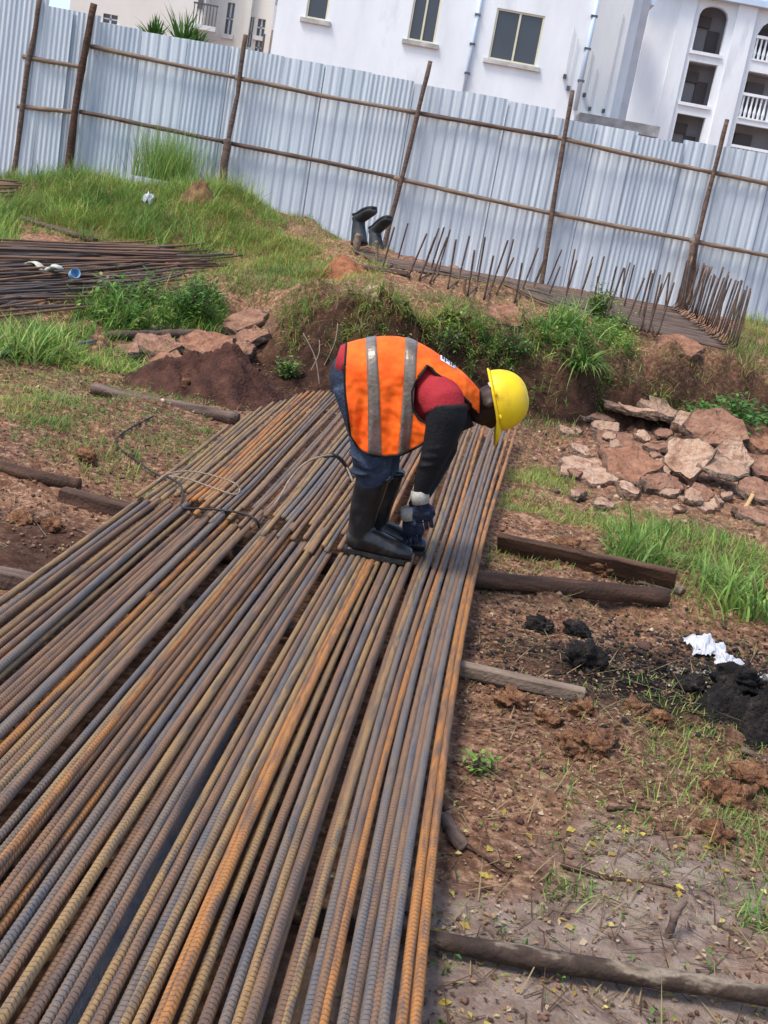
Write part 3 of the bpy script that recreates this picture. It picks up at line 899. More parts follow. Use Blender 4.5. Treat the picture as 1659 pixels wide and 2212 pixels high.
zp = .03
a, b = atz(700, 1985, zp), atz(1720, 2163, zp)
b = b + (b - a) * .25; a = a - (b - a) * .9
pole(a, b, .024, .027, M['wood_mottled'], 'long mottled grey pole crossing the sandy ground under the nearest bars', zr=.034)
a, b = atz(985, 1447, .03), atz(1262, 1507, .03); a = a - (b - a) * 2.6
plank(a, b, .05, .055, M['wood_pale'], 'short pale square batten sticking out from under the bars beside burnt soil', za=.045, zb=.04, roll=.1)
a, b = atz(1020, 1246, .05), atz(1440, 1288, .05); a = a - (b - a) * 1.2
pole(a, b, .043, .047, M['wood_dark'], 'dark round pole under the bars with a dark board leaning on it', zr=.04)
a, b = hit(1072, 1190), hit(1450, 1290)
plank(a, b, .04, .13, M['wood_dark'], 'dark brown board leaning on the round pole in the grass', roll=.5, za=a[2] + .05, zb=b[2] + .1)
a, b = hit(1380, 1262), hit(1474, 1284)
plank(a, b, .09, .03, M['wood_pale'], 'grey split board end in the grass beside the dark board', za=a[2] + .03, zb=b[2] + .02)
a, b = hit(-60, 1008), hit(150, 1052); b = b + (b - a) * .1
pole(a, b, .035, .035, M['wood_dark'], 'thin round pole running in from the edge to the thick beam')
a, b = atz(133, 1062, .06), atz(300, 1098, .06); b = b + (b - a) * 3.0
plank(a, b, .10, .125, M['wood_dark'], 'thick dark square beam under the left side of the bars', 'beam', 'beam', za=.02, zb=-.03)
a, b = atz(-70, 1222, .04), atz(95, 1254, .04); b = b + (b - a) * 2
plank(a, b, .09, .075, M['wood_weathered'], 'low grey beam end at the left edge under the near bars', 'beam', 'beam', za=.02, zb=.0)
a, b = hit(200, 850), hit(512, 918)
pole(a, b, .042, .05, M['wood_weathered'], 'straight weathered pole lying below the dark soil heap')
a, b = hit(232, 730), hit(432, 728)
pole(a, b, .035, .045, M['wood_weathered'], 'brown pole lying along the top of the broken slabs on the left')
a, b = hit(325, 714), hit(402, 707)
plank(a, b, .08, .05, M['wood_pale'], 'short grey board end above the brown pole in the grass')
a, b = hit(-30, 775), hit(205, 742)
pole(a, b, .022, .02, M['pipe_dark'], 'thin dark grey pipe lying in the grass at the left edge', 'pipe', 'pipe')
a, b = hit(40, 478), hit(205, 528)
plank(a, b, .10, .05, M['wood_weathered'], 'weathered plank sloping down the grassy mound at upper left', za=a[2] + .06, zb=b[2] + .05)
a, b = hit(880, 600), hit(750, 578)
plank(a, b, .08, .05, M['wood_weathered'], 'weathered board on the bank edge before the bar mat', za=a[2] + .05, zb=b[2] + .04)
a, b = hit(1625, 1077), hit(1602, 1118)
plank(a, b, .03, .02, nmat('wood_yellow', [(186, 150, 96), (206, 172, 118)], (3, 20, 20), .8), 'short yellow stick lying against the broken slabs', 'stick', 'stick', za=a[2] + .05, zb=b[2] + .03)
a, b = hit(948, 1795), hit(1000, 1838)
plank(a, b, .05, .02, M['wood_weathered'], 'grey wedge of wood poking out beside the rightmost bar', 'wood_offcut', 'offcut', za=a[2] + .05)
pole(hit(985, 1820), hit(1105, 1896), .012, .008, M['wood_dark'], 'dark twig on the ground beside the rightmost bar', 'twig', 'twig', wob=.02)
pole(hit(1210, 1875), hit(1480, 1930), .012, .007, M['wood_dark'], 'long thin dark twig across the sandy ground', 'twig', 'twig', wob=.03)
pole(hit(1310, 1752), hit(1450, 1742), .012, .009, M['wood_dark'], 'dark straight twig beside small grass tuft', 'twig', 'twig', wob=.02)
pole(hit(1462, 1570), hit(1490, 1640), .012, .008, M['wood_weathered'], 'thin upright brown stick below the burnt heap', 'twig', 'twig', wob=.02)
pole(hit(1600, 1630), hit(1700, 1660), .02, .014, M['wood_weathered'], 'grey splinter of wood at the right edge below the burnt heap', 'twig', 'twig', wob=.02)
A = hit(1437, 2022)
o = branch([A - np.array([0, 0, .02]), A + np.array([.01, 0, .06]), A + np.array([.03, .02, .105])], .011, .013, M['wood_weathered'], 'wood_peg', None, n=8, wob=.002)
tag(o, 'short grey broken peg standing in sandy ground near the mottled pole', 'peg')
wire('wire_rod', [hit(330, 905) + [0, 0, .02], hit(250, 960) + [0, 0, .03], hit(300, 1010) + [0, 0, .03], hit(360, 1050) + [0, 0, .03]], .006, M['wire_black'], 'thin dark wire curving over the ground left of the bars', 'wire')

# ------------------------------------------------------------------ heap of thin bars on the left
def heap_bar(a, b, h, sag, r, mat):
    ts = np.linspace(0, 1, 14)
    A, B = np.array(a), np.array(b)
    P = A[None] * (1 - ts[:, None]) + B[None] * ts[:, None]
    P[:, 1] += sag * np.sin(ts * np.pi)
    P[:, 2] = np.maximum(P[:, 2], ground_smooth(P[:, 0], P[:, 1]) + .03) + h
    return bar_mesh(P, r, None, n=6, seg=.3, mat=mat)
HM = [M['rust_steel_dark'], rust_mat('rust_heap', [(98, 74, 60), (128, 98, 78), (150, 116, 90)]), rust_mat('rust_heap_grey', [(74, 66, 64), (96, 88, 84), (116, 100, 90)])]
HW = ['dark', 'brown', 'grey']
left_top, left_bot = hit(-60, 548), hit(-60, 705)
tip_top, tip_bot = hit(470, 552), hit(330, 640)
nheap = 96
for i in range(nheap):
    t = i / (nheap - 1)
    a = lerp(left_top, left_bot, t) + np.array([random.uniform(-1, .0), 0, 0])
    e = lerp(tip_top, tip_bot, min(1, t * 1.1)) + np.array([random.uniform(-.5, .35), random.uniform(-.25, .25), 0])
    if random.random() < .25: e = lerp(tip_top, tip_bot, random.random()) + np.array([random.uniform(-.8, .2), 0, 0])
    mi = random.choice([0, 1, 1, 2]) if t < .6 else random.choice([0, 2, 2, 1])
    o = heap_bar(a, e, random.uniform(0, .14) * (1 - abs(t - .4)), random.uniform(-.12, .12), .012, HM[mi])
    tag(o, '{} thin steel bar in the tangled heap among grass at the left'.format(HW[mi]), 'steel bar', 'thin bars of the left heap, ' + HW[mi])
for i in range(9):
    a = hit(-40, 392 + i * 5); e = hit(38 + random.uniform(-6, 8), 405 + i * 4)
    o = heap_bar(a, e, .02 + random.uniform(0, .06), 0, .013, HM[i % 2])
    tag(o, '{} steel bar end in the small stack at the far left by the mound'.format(HW[i % 2]), 'steel bar', 'bar ends stacked by the mound, ' + HW[i % 2])
# strap scraps and cup on the heap
p = hit(60, 604); q = hit(128, 618)
P = [lerp(p, q, t) + np.array([0, 0, .16 + .03 * math.sin(9 * t)]) for t in np.linspace(0, 1, 12)]
v, f = loft(P, [(random.uniform(.03, .07), random.uniform(.012, .03)) for _ in P], 8)
tag(mesh_obj('plastic_scrap', v, f, nmat('scrap', [(150, 170, 160), (196, 190, 172), (120, 140, 130)], 9, .6, .4, 30), smooth=True), 'crumpled pale plastic scrap lying on the tangled bar heap', 'scrap')
p = hit(152, 628)
n = 16; v = []
for (r, z) in ((.04, 0), (.052, .10), (.047, .098), (.036, .01)):
    v += [(r * math.cos(k * 2 * math.pi / n), r * math.sin(k * 2 * math.pi / n), z) for k in range(n)]
f = [(j * n + k, j * n + (k + 1) % n, (j + 1) * n + (k + 1) % n, (j + 1) * n + k) for j in range(3) for k in range(n)] + [tuple(range(n - 1, -1, -1)), tuple(3 * n + k for k in range(n))]
o = mesh_obj('cup', v, f, nmat('cup_blue', [(128, 172, 206), (146, 188, 216)], 5, .45), smooth=False)
o.location = p + np.array([0, 0, .16]); o.rotation_euler = (1.2, .3, .5)
tag(o, 'small light blue plastic cup tipped over on the bar heap', 'cup')

# ------------------------------------------------------------------ bent bar mat on the terrace
mat_l = np.array([atz(775, 562, .93), atz(800, 549, 1.03)]); mat_r = np.array([atz(1578, 757, .84), atz(1452, 664, 1.06)])
nl = 34
for i in range(nl):
    t = i / (nl - 1)
    a = lerp(mat_l[0], mat_l[1], t) + np.array([random.uniform(-.12, .08), 0, 0]); b = lerp(mat_r[0], mat_r[1], t)
    ts = np.linspace(0, 1, 12)
    P = a[None] * (1 - ts[:, None]) + b[None] * ts[:, None]
    P[:, 1] += random.uniform(-.015, .015) * np.sin(ts * 3.14)
    g = ground_h(P[:, 0], P[:, 1])
    P[:, 2] = np.maximum(P[:, 2], g + .02)
    hgt = random.uniform(.5, .66)
    lean = np.array([random.uniform(-.05, .09), random.uniform(-.05, .05), 0])
    R = .05
    bend = [b + np.array([R * math.sin(q), 0, R * (1 - math.cos(q))]) for q in np.linspace(.2, math.pi / 2, 5)]
    bend = [np.array([x, y, max(z, P[-1, 2])]) for x, y, z in bend]
    upr = [bend[-1] + np.array([0, 0, s * hgt]) + lean * s for s in (.3, .6, 1)]
    path = np.vstack([P, bend, upr])
    o = bar_mesh(path, .011, None, n=6, seg=.12, mat=HM[i % 3] if i % 3 != 1 or t > .7 else HM[0])
    tag(o, 'long terrace mat bar with upturned right end, {} from the front'.format(ordinal(i + 1)), 'steel bar', 'long bars of the terrace mat with upturned ends')
# crosswise U bars with both ends up
uprights = [(825, 583, 852, 490), (882, 598, 922, 504), (928, 613, 966, 512), (967, 625, 985, 517), (1010, 640, 1025, 540), (1070, 640, 1110, 556), (1112, 655, 1128, 568), (1145, 640, 1180, 555), (1180, 652, 1210, 575),
            (1245, 668, 1278, 567), (1280, 676, 1292, 596), (1308, 690, 1348, 578), (1340, 660, 1350, 580), (1352, 700, 1392, 600), (1385, 715, 1410, 590), (1420, 725, 1456, 610), (1432, 700, 1447, 588), (905, 606, 940, 512), (1045, 648, 1066, 552), (1215, 662, 1246, 562), (1400, 720, 1430, 612)]
for i, (x0, y0, x1, y1) in enumerate(uprights):
    t = (x0 - 800) / 700
    b0 = atz(x0, y0, lerp(.93, .86, min(1, t)))
    yb_ = b0[1]
    top = aty(x1, y1, yb_)
    back = b0 + np.array([.12 + random.uniform(-.05, .05), 1.25, .05])
    bt = back + np.array([random.uniform(-.02, .12), random.uniform(-.06, .06), random.uniform(.5, .6)])
    path = np.vstack([top, lerp(top, b0, .5), lerp(top, b0, .93), b0 + np.array([0, .04, -.0]), lerp(b0, back, .5), back - np.array([0, .04, 0]), lerp(back, bt, .08), lerp(back, bt, .5), bt])
    o = bar_mesh(path, .011, None, n=6, seg=.03, mat=M['rust_steel_dark'])
    tag(o, 'crosswise bar with upturned ends on the terrace mat, {} from the boots'.format(ordinal(i + 1)), 'steel bar', 'crosswise bars of the terrace mat')
# hooked stub at the front of the mat
p = hit(1003, 645)
wire('hooked_bar', [p + [.1, 0, .0], p + [.03, 0, .03], p + [-.02, 0, .1], p + [-.03, 0, .22]], .018, HM[1], 'short thick hooked bar stub before the terrace mat', 'steel bar')
# stakes that carry the boots
for (x0, y0, x1, y1, r, lab) in [(764, 572, 776, 505, .048, 'pale wooden stake under the left upturned boot'), (816, 584, 813, 520, .022, 'thin stake under the right upturned boot')]:
    a = atz(x0, y0, .86); t = aty(x1, y1, a[1])
    o = branch([a - np.array([0, 0, .15]), lerp(a, t, .5), t], r, r * .9, M['wood_pale'], 'wooden_stake', None, n=8, wob=.004)
    tag(o, lab, 'stake')

# ------------------------------------------------------------------ rubber boots (shared shape)
def boot_meshes():
    mb = MB()
    mb.loft([(-.088, 0, .05), (-.06, 0, .058), (0, 0, .062), (.06, 0, .056), (.12, 0, .046), (.17, 0, .04), (.2, 0, .036)], [(.034, .036), (.042, .05), (.045, .057), (.048, .05), (.052, .042), (.047, .036), (.03, .024)], 14)
    mb.loft([(-.035, 0, .05), (-.038, 0, .11), (-.038, 0, .18), (-.03, 0, .26), (-.024, 0, .335)], [(.045, .055), (.046, .056), (.052, .062), (.058, .069), (.06, .072)], 16, up=(1, 0, 0))
    o = mb.build('boot_upper', M['black_rubber'], None, True)
    remesh(o, .007, 5); bpy.context.view_layer.update(); apply_mods(o)
    upper = o.data
    bpy.data.objects.remove(o)
    out = [(-.1, .026), (-.085, .038), (-.02, .04), (.05, .045), (.12, .053), (.18, .045), (.208, .022)]
    ring = [(x, -w) for x, w in out] + [(x, w) for x, w in reversed(out)]
    n = len(ring)
    mb = MB()
    v = [(x * .97, y * .9, 0) for x, y in ring] + [(x * .98, y * .92, .020) for x, y in ring]
    v = [(x, y, z + (.010 if -.02 < x < .04 and z == 0 else 0)) for x, y, z in v]
    mb.add(v, [tuple(range(n - 1, -1, -1)), tuple(range(n, 2 * n))] + [(k, (k + 1) % n, n + (k + 1) % n, n + k) for k in range(n)])
    o = mb.build('boot_sole', M['rubber_sole']); sole = o.data; bpy.data.objects.remove(o)
    mb = MB()
    mb.loft([(-.0245, 0, .318), (-.024, 0, .338)], [(.0635, .0755), (.0635, .0755)], 18, up=(1, 0, 0))
    o = mb.build('boot_rim', M['black_rubber'], None, True); rim = o.data; bpy.data.objects.remove(o)
    return upper, sole, rim
BOOT = boot_meshes()
def link(name, me, parent):
    o = bpy.data.objects.new(name, me); COL.objects.link(o); o.parent = parent; return o
def place_boot(root, mat=None):
    u = link('upper', BOOT[0], root); link('sole', BOOT[1], root); link('rim', BOOT[2], root)
    if mat:
        u.material_slots[0].link = 'OBJECT'; u.material_slots[0].material = mat

# two boots upside down on the stakes
for (px, py, ay, lab) in [(776, 528, -.23, 'grey rubber boot upside down on the wooden stake at the end of the bar mat'), (815, 549, -.38, 'grey rubber boot upside down, tilted beside the wooden stake at the bar mat')]:
    base = atz(px - 5, 570, .86)
    p = aty(px, py, base[1])
    b = empty('rubber_boot', p)
    b.rotation_euler = (math.pi, ay - .08, -1.0)
    b.scale = (1.6, 1.75, 1.22)
    off = Vector((.024, 0, -.338))
    place_boot(b, M['rubber_dusty'])
    for c in b.children: c.location = off
    tag(b, lab, 'boot')

# ------------------------------------------------------------------ the worker
ZT = ZB + .016
base0 = atz(800, 1195, ZT)
Y0 = base0[1]
def PP(px, py, w=0.0): return aty(px, py, Y0 + w)
SC_ = F / np.linalg.norm(aty(830, 1000, Y0) - np.array([0, 0, CAMH])) # px per metre at the worker
worker = empty('person', (0, 0, 0))
tag(worker, 'worker in orange vest and yellow hard hat bending over the steel bars', 'person')
M['skin'] = nmat('skin', [(44, 30, 25), (58, 40, 33)], 12, .5, .1, 60)
M['denim'] = nmat('denim', [(34, 42, 58), (52, 64, 84), (84, 98, 118)], (9, 9, 9), .85, .4, 90, pos=[.32, .55, .74])
M['red_cloth'] = nmat('red_cloth', [(150, 34, 42), (172, 48, 54)], 7, .85, .2, 90)
M['black_cloth'] = nmat('black_cloth', [(18, 18, 21), (30, 30, 34)], 7, .85, .25, 70)
M['orange_vest'] = nmat('orange_vest', [(238, 84, 16), (250, 102, 22), (255, 118, 30)], (9, 9, 9), .75, .9, 8, dist=.05, bdetail=2)
M['reflective'] = nmat('reflective', [(104, 92, 80), (128, 118, 108), (146, 138, 130)], (14, 14, 14), .35, .2, 60, metallic=.25)
M['glove'] = nmat('glove_knit', [(16, 20, 32), (30, 37, 56), (78, 88, 112)], 30, .85, .4, 120, pos=[.35, .55, .75])
M['glove_cuff'] = nmat('glove_cuff', [(150, 146, 136), (178, 174, 164)], 30, .85, .3, 120)
M['helmet'] = nmat('helmet_plastic', [(216, 176, 14), (240, 200, 18), (246, 210, 26)], 12, .48, .03, 20, spec=.5)

CR = np.array([.929, 0, .368]); FD = np.array([.368, 0, -.929]); LT = np.array([0, 1.0, 0])
HC = PP(1062, 872)                         # head centre
def head_pt(c, f, l): return HC + CR * c + FD * f + LT * l
def ellipsoid(mb, c, ax, rad, n=16, m=10):
    v = []; f = []
    for i in range(m + 1):
        th = math.pi * i / m
        for k in range(n):
            ph = 2 * math.pi * k / n
            v.append(c + ax[0] * rad[0] * math.cos(th) + ax[1] * rad[1] * math.sin(th) * math.cos(ph) + ax[2] * rad[2] * math.sin(th) * math.sin(ph))
    for i in range(m):
        for k in range(n):
            k2 = (k + 1) % n
            f.append((i * n + k, i * n + k2, (i + 1) * n + k2, (i + 1) * n + k))
    return mb.add(v, f)
AX = (CR, FD, LT)
torso = [PP(742, 790), PP(795, 788), PP(860, 790), PP(920, 812), PP(972, 845), PP(1008, 868)]
mb = MB()
mb.loft(torso, [(.13, .07), (.15, .085), (.15, .09), (.155, .095), (.16, .085), (.06, .06)], 16)
mb.loft([PP(1000, 866), PP(1025, 872), PP(1060, 875)], [(.05, .055), (.05, .055), (.055, .06)], 12)
ellipsoid(mb, HC + CR * .015 , AX, (.112, .092, .074))
ellipsoid(mb, head_pt(-.055, .03, 0), AX, (.06, .055, .055))             # jaw
ellipsoid(mb, head_pt(-.02, .1, 0), AX, (.024, .018, .015), 8, 6)        # nose
ellipsoid(mb, head_pt(-.058, .086, 0), AX, (.010, .012, .024), 8, 6)     # lips
for s in (-1, 1):
    ellipsoid(mb, head_pt(-.01, -.008, s * .076), AX, (.03, .018, .01), 8, 6)   # ears
    ellipsoid(mb, head_pt(.012, .084, s * .03), AX, (.008, .008, .018), 8, 6)   # brows
    mb.loft([PP(952, 848, s * .13), PP(955, 880, s * .17), PP(945 + 12 * (s > 0), 960, s * .19), PP(908 if s < 0 else 903, 1062, s * .14)], [.06, .06, .045, .03], 12, up=(1, 0, 0))
    mb.loft([PP(768, 815, s * .075), PP(785, 900, s * .09), PP(800, 970, s * .08), PP(800 if s < 0 else 826, 1060, -.05 if s < 0 else .125), PP(780 if s < 0 else 810, 1160, -.045 if s < 0 else .125)], [.07, .065, .05, .04, .03], 12, up=(1, 0, 0))
body = mb.build('body', M['skin'], worker, True)
remesh(body, .010, 5)

# trousers
mb = MB()
pel = [PP(733, 800), PP(752, 808), PP(780, 812)]
ellipsoid(mb, PP(762, 812), (np.array([1.0, 0, 0]), np.array([0, 0, 1.0]), LT), (.108, .125, .135))
for s in (-1, 1):
    dx = -8 if s < 0 else 12
    pts = [PP(764, 830, s * .07), PP(784 + dx * .3, 890, s * .075), PP(800 + dx * .5, 945, s * .08), PP(812 + dx, 990, s * .085), PP(812 + dx, 1020, -.06 if s < 0 else .11), PP(806 + dx, 1048, -.05 if s < 0 else .122), PP(802 + dx, 1075, -.046 if s < 0 else .125)]
    mb.loft(pts, [(.072, .10), (.072, .092), (.076, .088), (.082, .094), (.078, .084), (.060, .064), (.052, .056)], 14, up=(1, 0, 0))
    for q in range(3):   # bunched folds above the boot tops
        ellipsoid(mb, PP(806 + dx + random.uniform(-22, 14), 990 + q * 14, s * .09 - .01), (np.array([.9, 0, -.3 + .2 * q]), np.array([.3 - .2 * q, 0, .9]), LT), (.07, .016, .085), 10, 6)
tr = mb.build('trousers', M['denim'], worker, True)
remesh(tr, .009, 3)

# shirt: red body and shoulders, black sleeves
mb = MB()
mb.loft([PP(728, 778), PP(745, 782), PP(795, 786), PP(860, 786), PP(915, 806), PP(965, 838), PP(1005, 862), PP(1020, 870)], [(.09, .07), (.125, .088), (.14, .1), (.16, .105), (.178, .108), (.17, .1), (.1, .075), (.065, .06)], 18)
for s in (-1, 1):
    mb.loft([PP(928, 838, s * .115), PP(945, 850, s * .155), PP(957, 868, s * .19), PP(960, 888, s * .2)], [(.085, .085), (.1, .1), (.098, .098), (.09, .095)], 14, up=(1, 0, 0))
ellipsoid(mb, PP(928, 868), (np.array([1.0, 0, 0]), np.array([0, 0, 1.0]), LT), (.10, .105, .182))
sh = mb.build('shirt', M['red_cloth'], worker, True); remesh(sh, .010, 5)
for s in (-1, 1):
    mb = MB()
    e = 14 if s > 0 else 0
    mb.loft([PP(964, 872, s * .2), PP(964, 900, s * .205), PP(955, 935, s * .205), PP(944 + e, 970, s * .2), PP(930 + e, 1005, s * .185), PP(916 + e * .3, 1040 + e, s * .165 - (.05 if e else 0)), PP(909 - e, 1066 + 2.3 * e, s * .15 - (.08 if e else 0))],
            [(.094, .098), (.088, .094), (.074, .08), (.064, .068), (.052, .056), (.042, .045), (.035, .037)], 14, up=(1, 0, 0))
    for q in range(3):
        ellipsoid(mb, PP(946 + e - 9 * q, 962 + q * 20, s * .2), (np.array([.95, 0, .3]), np.array([-.3, 0, .95]), LT), (.074 - .01 * q, .012, .078 - .01 * q), 10, 6)
    o = mb.build('sleeve', M['black_cloth'], worker, True); remesh(o, .009, 4)
mb = MB()  # black chest piece: dark shirt front with arm and neck shadow put in
mb.loft([PP(940, 900), PP(985, 905), PP(1016, 895)], [(.15, .06), (.15, .065), (.07, .06)], 14)
o = mb.build('dark_chest', M['black_cloth'], worker, True); remesh(o, .012, 5)

# boots
for (px, py, w, rz) in [(788, 1199, -.045, -.06), (819, 1193, .125, .08)]:
    b = empty('boot', (0, 0, 0)); b.parent = worker
    q = atz(px, py, ZT); b.location = (q[0], Y0 + w - .0, ZT + .001)
    b.rotation_euler = (0, 0, rz); b.scale = (1.08, 1.18, 1.16)
    place_boot(b)

# safety vest: a draped sheet over the back, open below, with armholes
def poly(s, pts):
    xs = [p[0] for p in pts]
    t = np.array(xs)
    return np.array([np.interp(s, t, [p[1] for p in pts]), np.interp(s, t, [p[2] for p in pts])])
RIDGE = [(0, 749, 742), (.1, 774, 735), (.2, 800, 730), (.3, 828, 727), (.4, 858, 728), (.48, 884, 733), (.55, 905, 742), (.62, 929, 755), (.7, 955, 773), (.78, 978, 789), (.85, 1000, 806), (.93, 1020, 826), (1, 1036, 846)]
HEM = [(0, 753, 915), (.04, 757, 938), (.1, 770, 963), (.16, 788, 978), (.22, 806, 984), (.3, 832, 986), (.4, 866, 983), (.46, 886, 974), (.53, 908, 962), (.6, 924, 950), (.7, 955, 940), (.85, 1005, 920), (1, 1036, 893)]
HWID = [(0, .185, 0), (.2, .205, 0), (.5, .205, 0), (.75, .205, 0), (.9, .145, 0), (1, .085, 0)]
def vest_pt(s, t, side, off=0.0):
    r = poly(s, RIDGE); h = poly(s, HEM)
    hw = poly(s, HWID)[0] + off
    px = lerp(r, h, t)
    # bulge the left edge and the stripes a little
    px = px + np.array([6 * math.sin(math.pi * t) * (1 - s) * (-1 if s < .02 else .4), 0])
    tt = min(t / .42, 1)
    w = hw * max(0, 1 - (1 - tt) ** 2.6) ** .5
    if t > .42:
        u = (t - .42) / .58
        fold = .024 * u * math.sin(s * 34 + 1.6 * u) + .014 * u * math.sin(s * 61 + 2 + u) - .02 * u * u
        w = w + fold * (1 if side < 0 else .8)
    if off: px = px + np.array([0, -off * 462 * (1 - tt)])
    if side < 0: return aty(px[0], px[1], Y0 - w)
    if side > 0:
        if s < .25: px = px + np.array([-26 * sstep((t - .25) / .4) * (1 - s / .25), -30 * sstep((t - .5) / .5)])
        q = aty(px[0], px[1], Y0); q = q + np.array([0, w, 0]); return q
ARM = [(922, 790), (908, 808), (895, 828), (888, 846), (889, 868), (895, 888), (905, 904), (922, 914), (935, 960), (1060, 960), (1060, 900), (1030, 891), (1014, 872), (996, 854), (972, 832), (950, 814), (938, 806), (930, 796)]
def inside(p, pg):
    c = False; n = len(pg)
    for i in range(n):
        x1, y1 = pg[i]; x2, y2 = pg[(i + 1) % n]
        if (y1 > p[1]) != (y2 > p[1]) and p[0] < (x2 - x1) * (p[1] - y1) / (y2 - y1) + x1: c = not c
    return c
def vest_px(s, t):
    return lerp(poly(s, RIDGE), poly(s, HEM), t)
NS, NT = 84, 58
SS = np.linspace(0, 1, NS); TT = np.linspace(0, 1, NT) ** 1.35
v = []; idx = {}
for side in (-1, 1):
    for i, s in enumerate(SS):
        for j, t in enumerate(TT):
            if j == 0 and side == 1: idx[(side, i, j)] = idx[(-1, i, 0)]; continue
            idx[(side, i, j)] = len(v); v.append(vest_pt(s, t, side))
f = []
edge_px = {}
for side in (-1, 1):
    for i in range(NS - 1):
        for j in range(NT - 1):
            c = vest_px((SS[i] + SS[i + 1]) / 2, (TT[j] + TT[j + 1]) / 2)
            if inside(c, ARM): continue
            q = (idx[(side, i, j)], idx[(side, i + 1, j)], idx[(side, i + 1, j + 1)], idx[(side, i, j + 1)])
            f.append(q if side < 0 else q[::-1])
used = sorted({k for q in f for k in q}); remap = {k: n for n, k in enumerate(used)}
vest = mesh_obj('safety_vest', [v[k] for k in used], [tuple(remap[k] for k in q) for q in f], M['orange_vest'], worker, True)
sm = vest.modifiers.new('smooth', 'SMOOTH'); sm.iterations = 3; sm.factor = .4
so = vest.modifiers.new('solid', 'SOLIDIFY'); so.thickness = .006; so.offset = 0
# reflective stripes follow the cloth
def strip(s0f, s1f, side, off, mat, name, n=40, t0=0.0, t1=.995, ns=4):
    vv = []; ff = []
    for j in range(n + 1):
        t = lerp(t0, t1, (j / n) ** 1.2)
        for k in range(ns + 1):
            s = lerp(s0f(t), s1f(t), k / ns)
            vv.append(vest_pt(s, t, side, off))
    for j in range(n):
        for k in range(ns):
            a = j * (ns + 1) + k
            ff.append((a, a + 1, a + ns + 2, a + ns + 1) if side < 0 else (a, a + ns + 1, a + ns + 2, a + 1))
    o = mesh_obj(name, vv, ff, mat, vest, True)
    q = o.modifiers.new('solid', 'SOLIDIFY'); q.thickness = .003; q.offset = 0
    return o
for side in (-1, 1):
    strip(lambda t: lerp(.16, .185, t), lambda t: lerp(.245, .275, t), side, .006, M['reflective'], 'reflective_stripe')
    strip(lambda t: lerp(.455, .385, t), lambda t: lerp(.54, .455, t), side, .006, M['reflective'], 'reflective_stripe')
# printed patch on the back (white ground with dark marks)
M['print_white'] = nmat('print_white', [(206, 204, 208), (224, 222, 226)], 20, .6)
M['print_dark'] = nmat('print_dark', [(38, 40, 66), (56, 56, 80)], 20, .6)
strip(lambda t: .69, lambda t: .80, -1, .008, M['print_white'], 'back_print', 8, 0.0, .055)
for k, (a, b, t0, t1) in enumerate([(.70, .712, .006, .035), (.72, .728, .004, .05), (.735, .752, .012, .022), (.758, .765, .004, .045), (.772, .79, .01, .02), (.772, .778, .02, .05)]):
    strip(lambda t, a=a: a, lambda t, b=b: b, -1, .011, M['print_dark'], 'print_mark', 5, t0, t1, 2)
# black piping on the edges
def piping(pts, r=.006):
    vv, ff = loft(pts, [r] * len(pts), 6)
    return mesh_obj('piping', vv, ff, M['black_cloth'], vest, True)
for side in (-1, 1):
    piping([vest_pt(0, t, side) for t in TT[1:]] + [vest_pt(s, 1, side) for s in SS[1:int(NS * .62)]])
    piping([vest_pt(1, t, side) for t in TT[2::3]])
def px_to_st(p):
    best = min(((np.hypot(*(vest_px(s, t) - p)), s, t) for s in SS for t in TT))
    return best[1], best[2]
arm_pts = [px_to_st(np.array(p)) for p in [(1028, 890)] + ARM[12:][0:][::-1][::-1][0:0] + [(1014, 872), (996, 854), (972, 832), (950, 814), (938, 806), (930, 796), (922, 790), (908, 808), (895, 828), (888, 846), (889, 868), (895, 888), (905, 904), (922, 914), (926, 940)]]
for side in (-1, 1):
    piping([vest_pt(s, t, side, .004) for s, t in arm_pts], .0065)

# gloves
def glove(sx, wrist, side):
    g = empty('glove', (0, 0, 0)); g.parent = worker
    Wp = wrist
    dn = PP(912, 1125, sx) - PP(905, 1068, sx); dn = dn / np.linalg.norm(dn)
    fw = np.array([dn[2], 0, -dn[0]]) * -1      # towards the toes
    lat = np.array([0, 1.0, 0])
    MB().loft([Wp - dn * .02, Wp + dn * .012, Wp + dn * .04], [(.044, .04), (.047, .043), (.045, .041)], 14, up=(1, 0, 0)).build('cuff', M['glove_cuff'], g, True)
    mb = MB()
    mb.loft([Wp + dn * .03, Wp + dn * .06, Wp + dn * .095, Wp + dn * .118], [(.028, .034), (.031, .042), (.031, .045), (.022, .040)], 14, up=(1, 0, 0))
    K = Wp + dn * .112
    for k in range(4):
        o_ = fw * (.036 - .0245 * k)
        L = [.075, .085, .08, .065][k]
        p0 = K + o_
        p1 = p0 + dn * L * .42 + lat * side * -.006
        p2 = p1 + dn * L * .22 + lat * side * .022
        p3 = p2 - dn * L * .1 + lat * side * .026
        mb.loft([p0 - dn * .02, p0, p1, p2, p3], [.0105, .0105, .010, .0095, .008], 8, up=(1, 0, 0))
    t0 = Wp + dn * .055 + fw * .034
    mb.loft([t0 - fw * .01, t0 + fw * .012 + dn * .02, t0 + fw * .016 + dn * .045 + lat * side * .012, t0 + fw * .004 + dn * .066 + lat * side * .02], [.014, .0145, .0125, .010], 8)
    o = mb.build('fingers', M['glove'], g, True); remesh(o, .0032, 2)
    return g
glove(-.15, PP(907, 1068, -.15), 1)
glove(.07, PP(884, 1104, .07), -1)

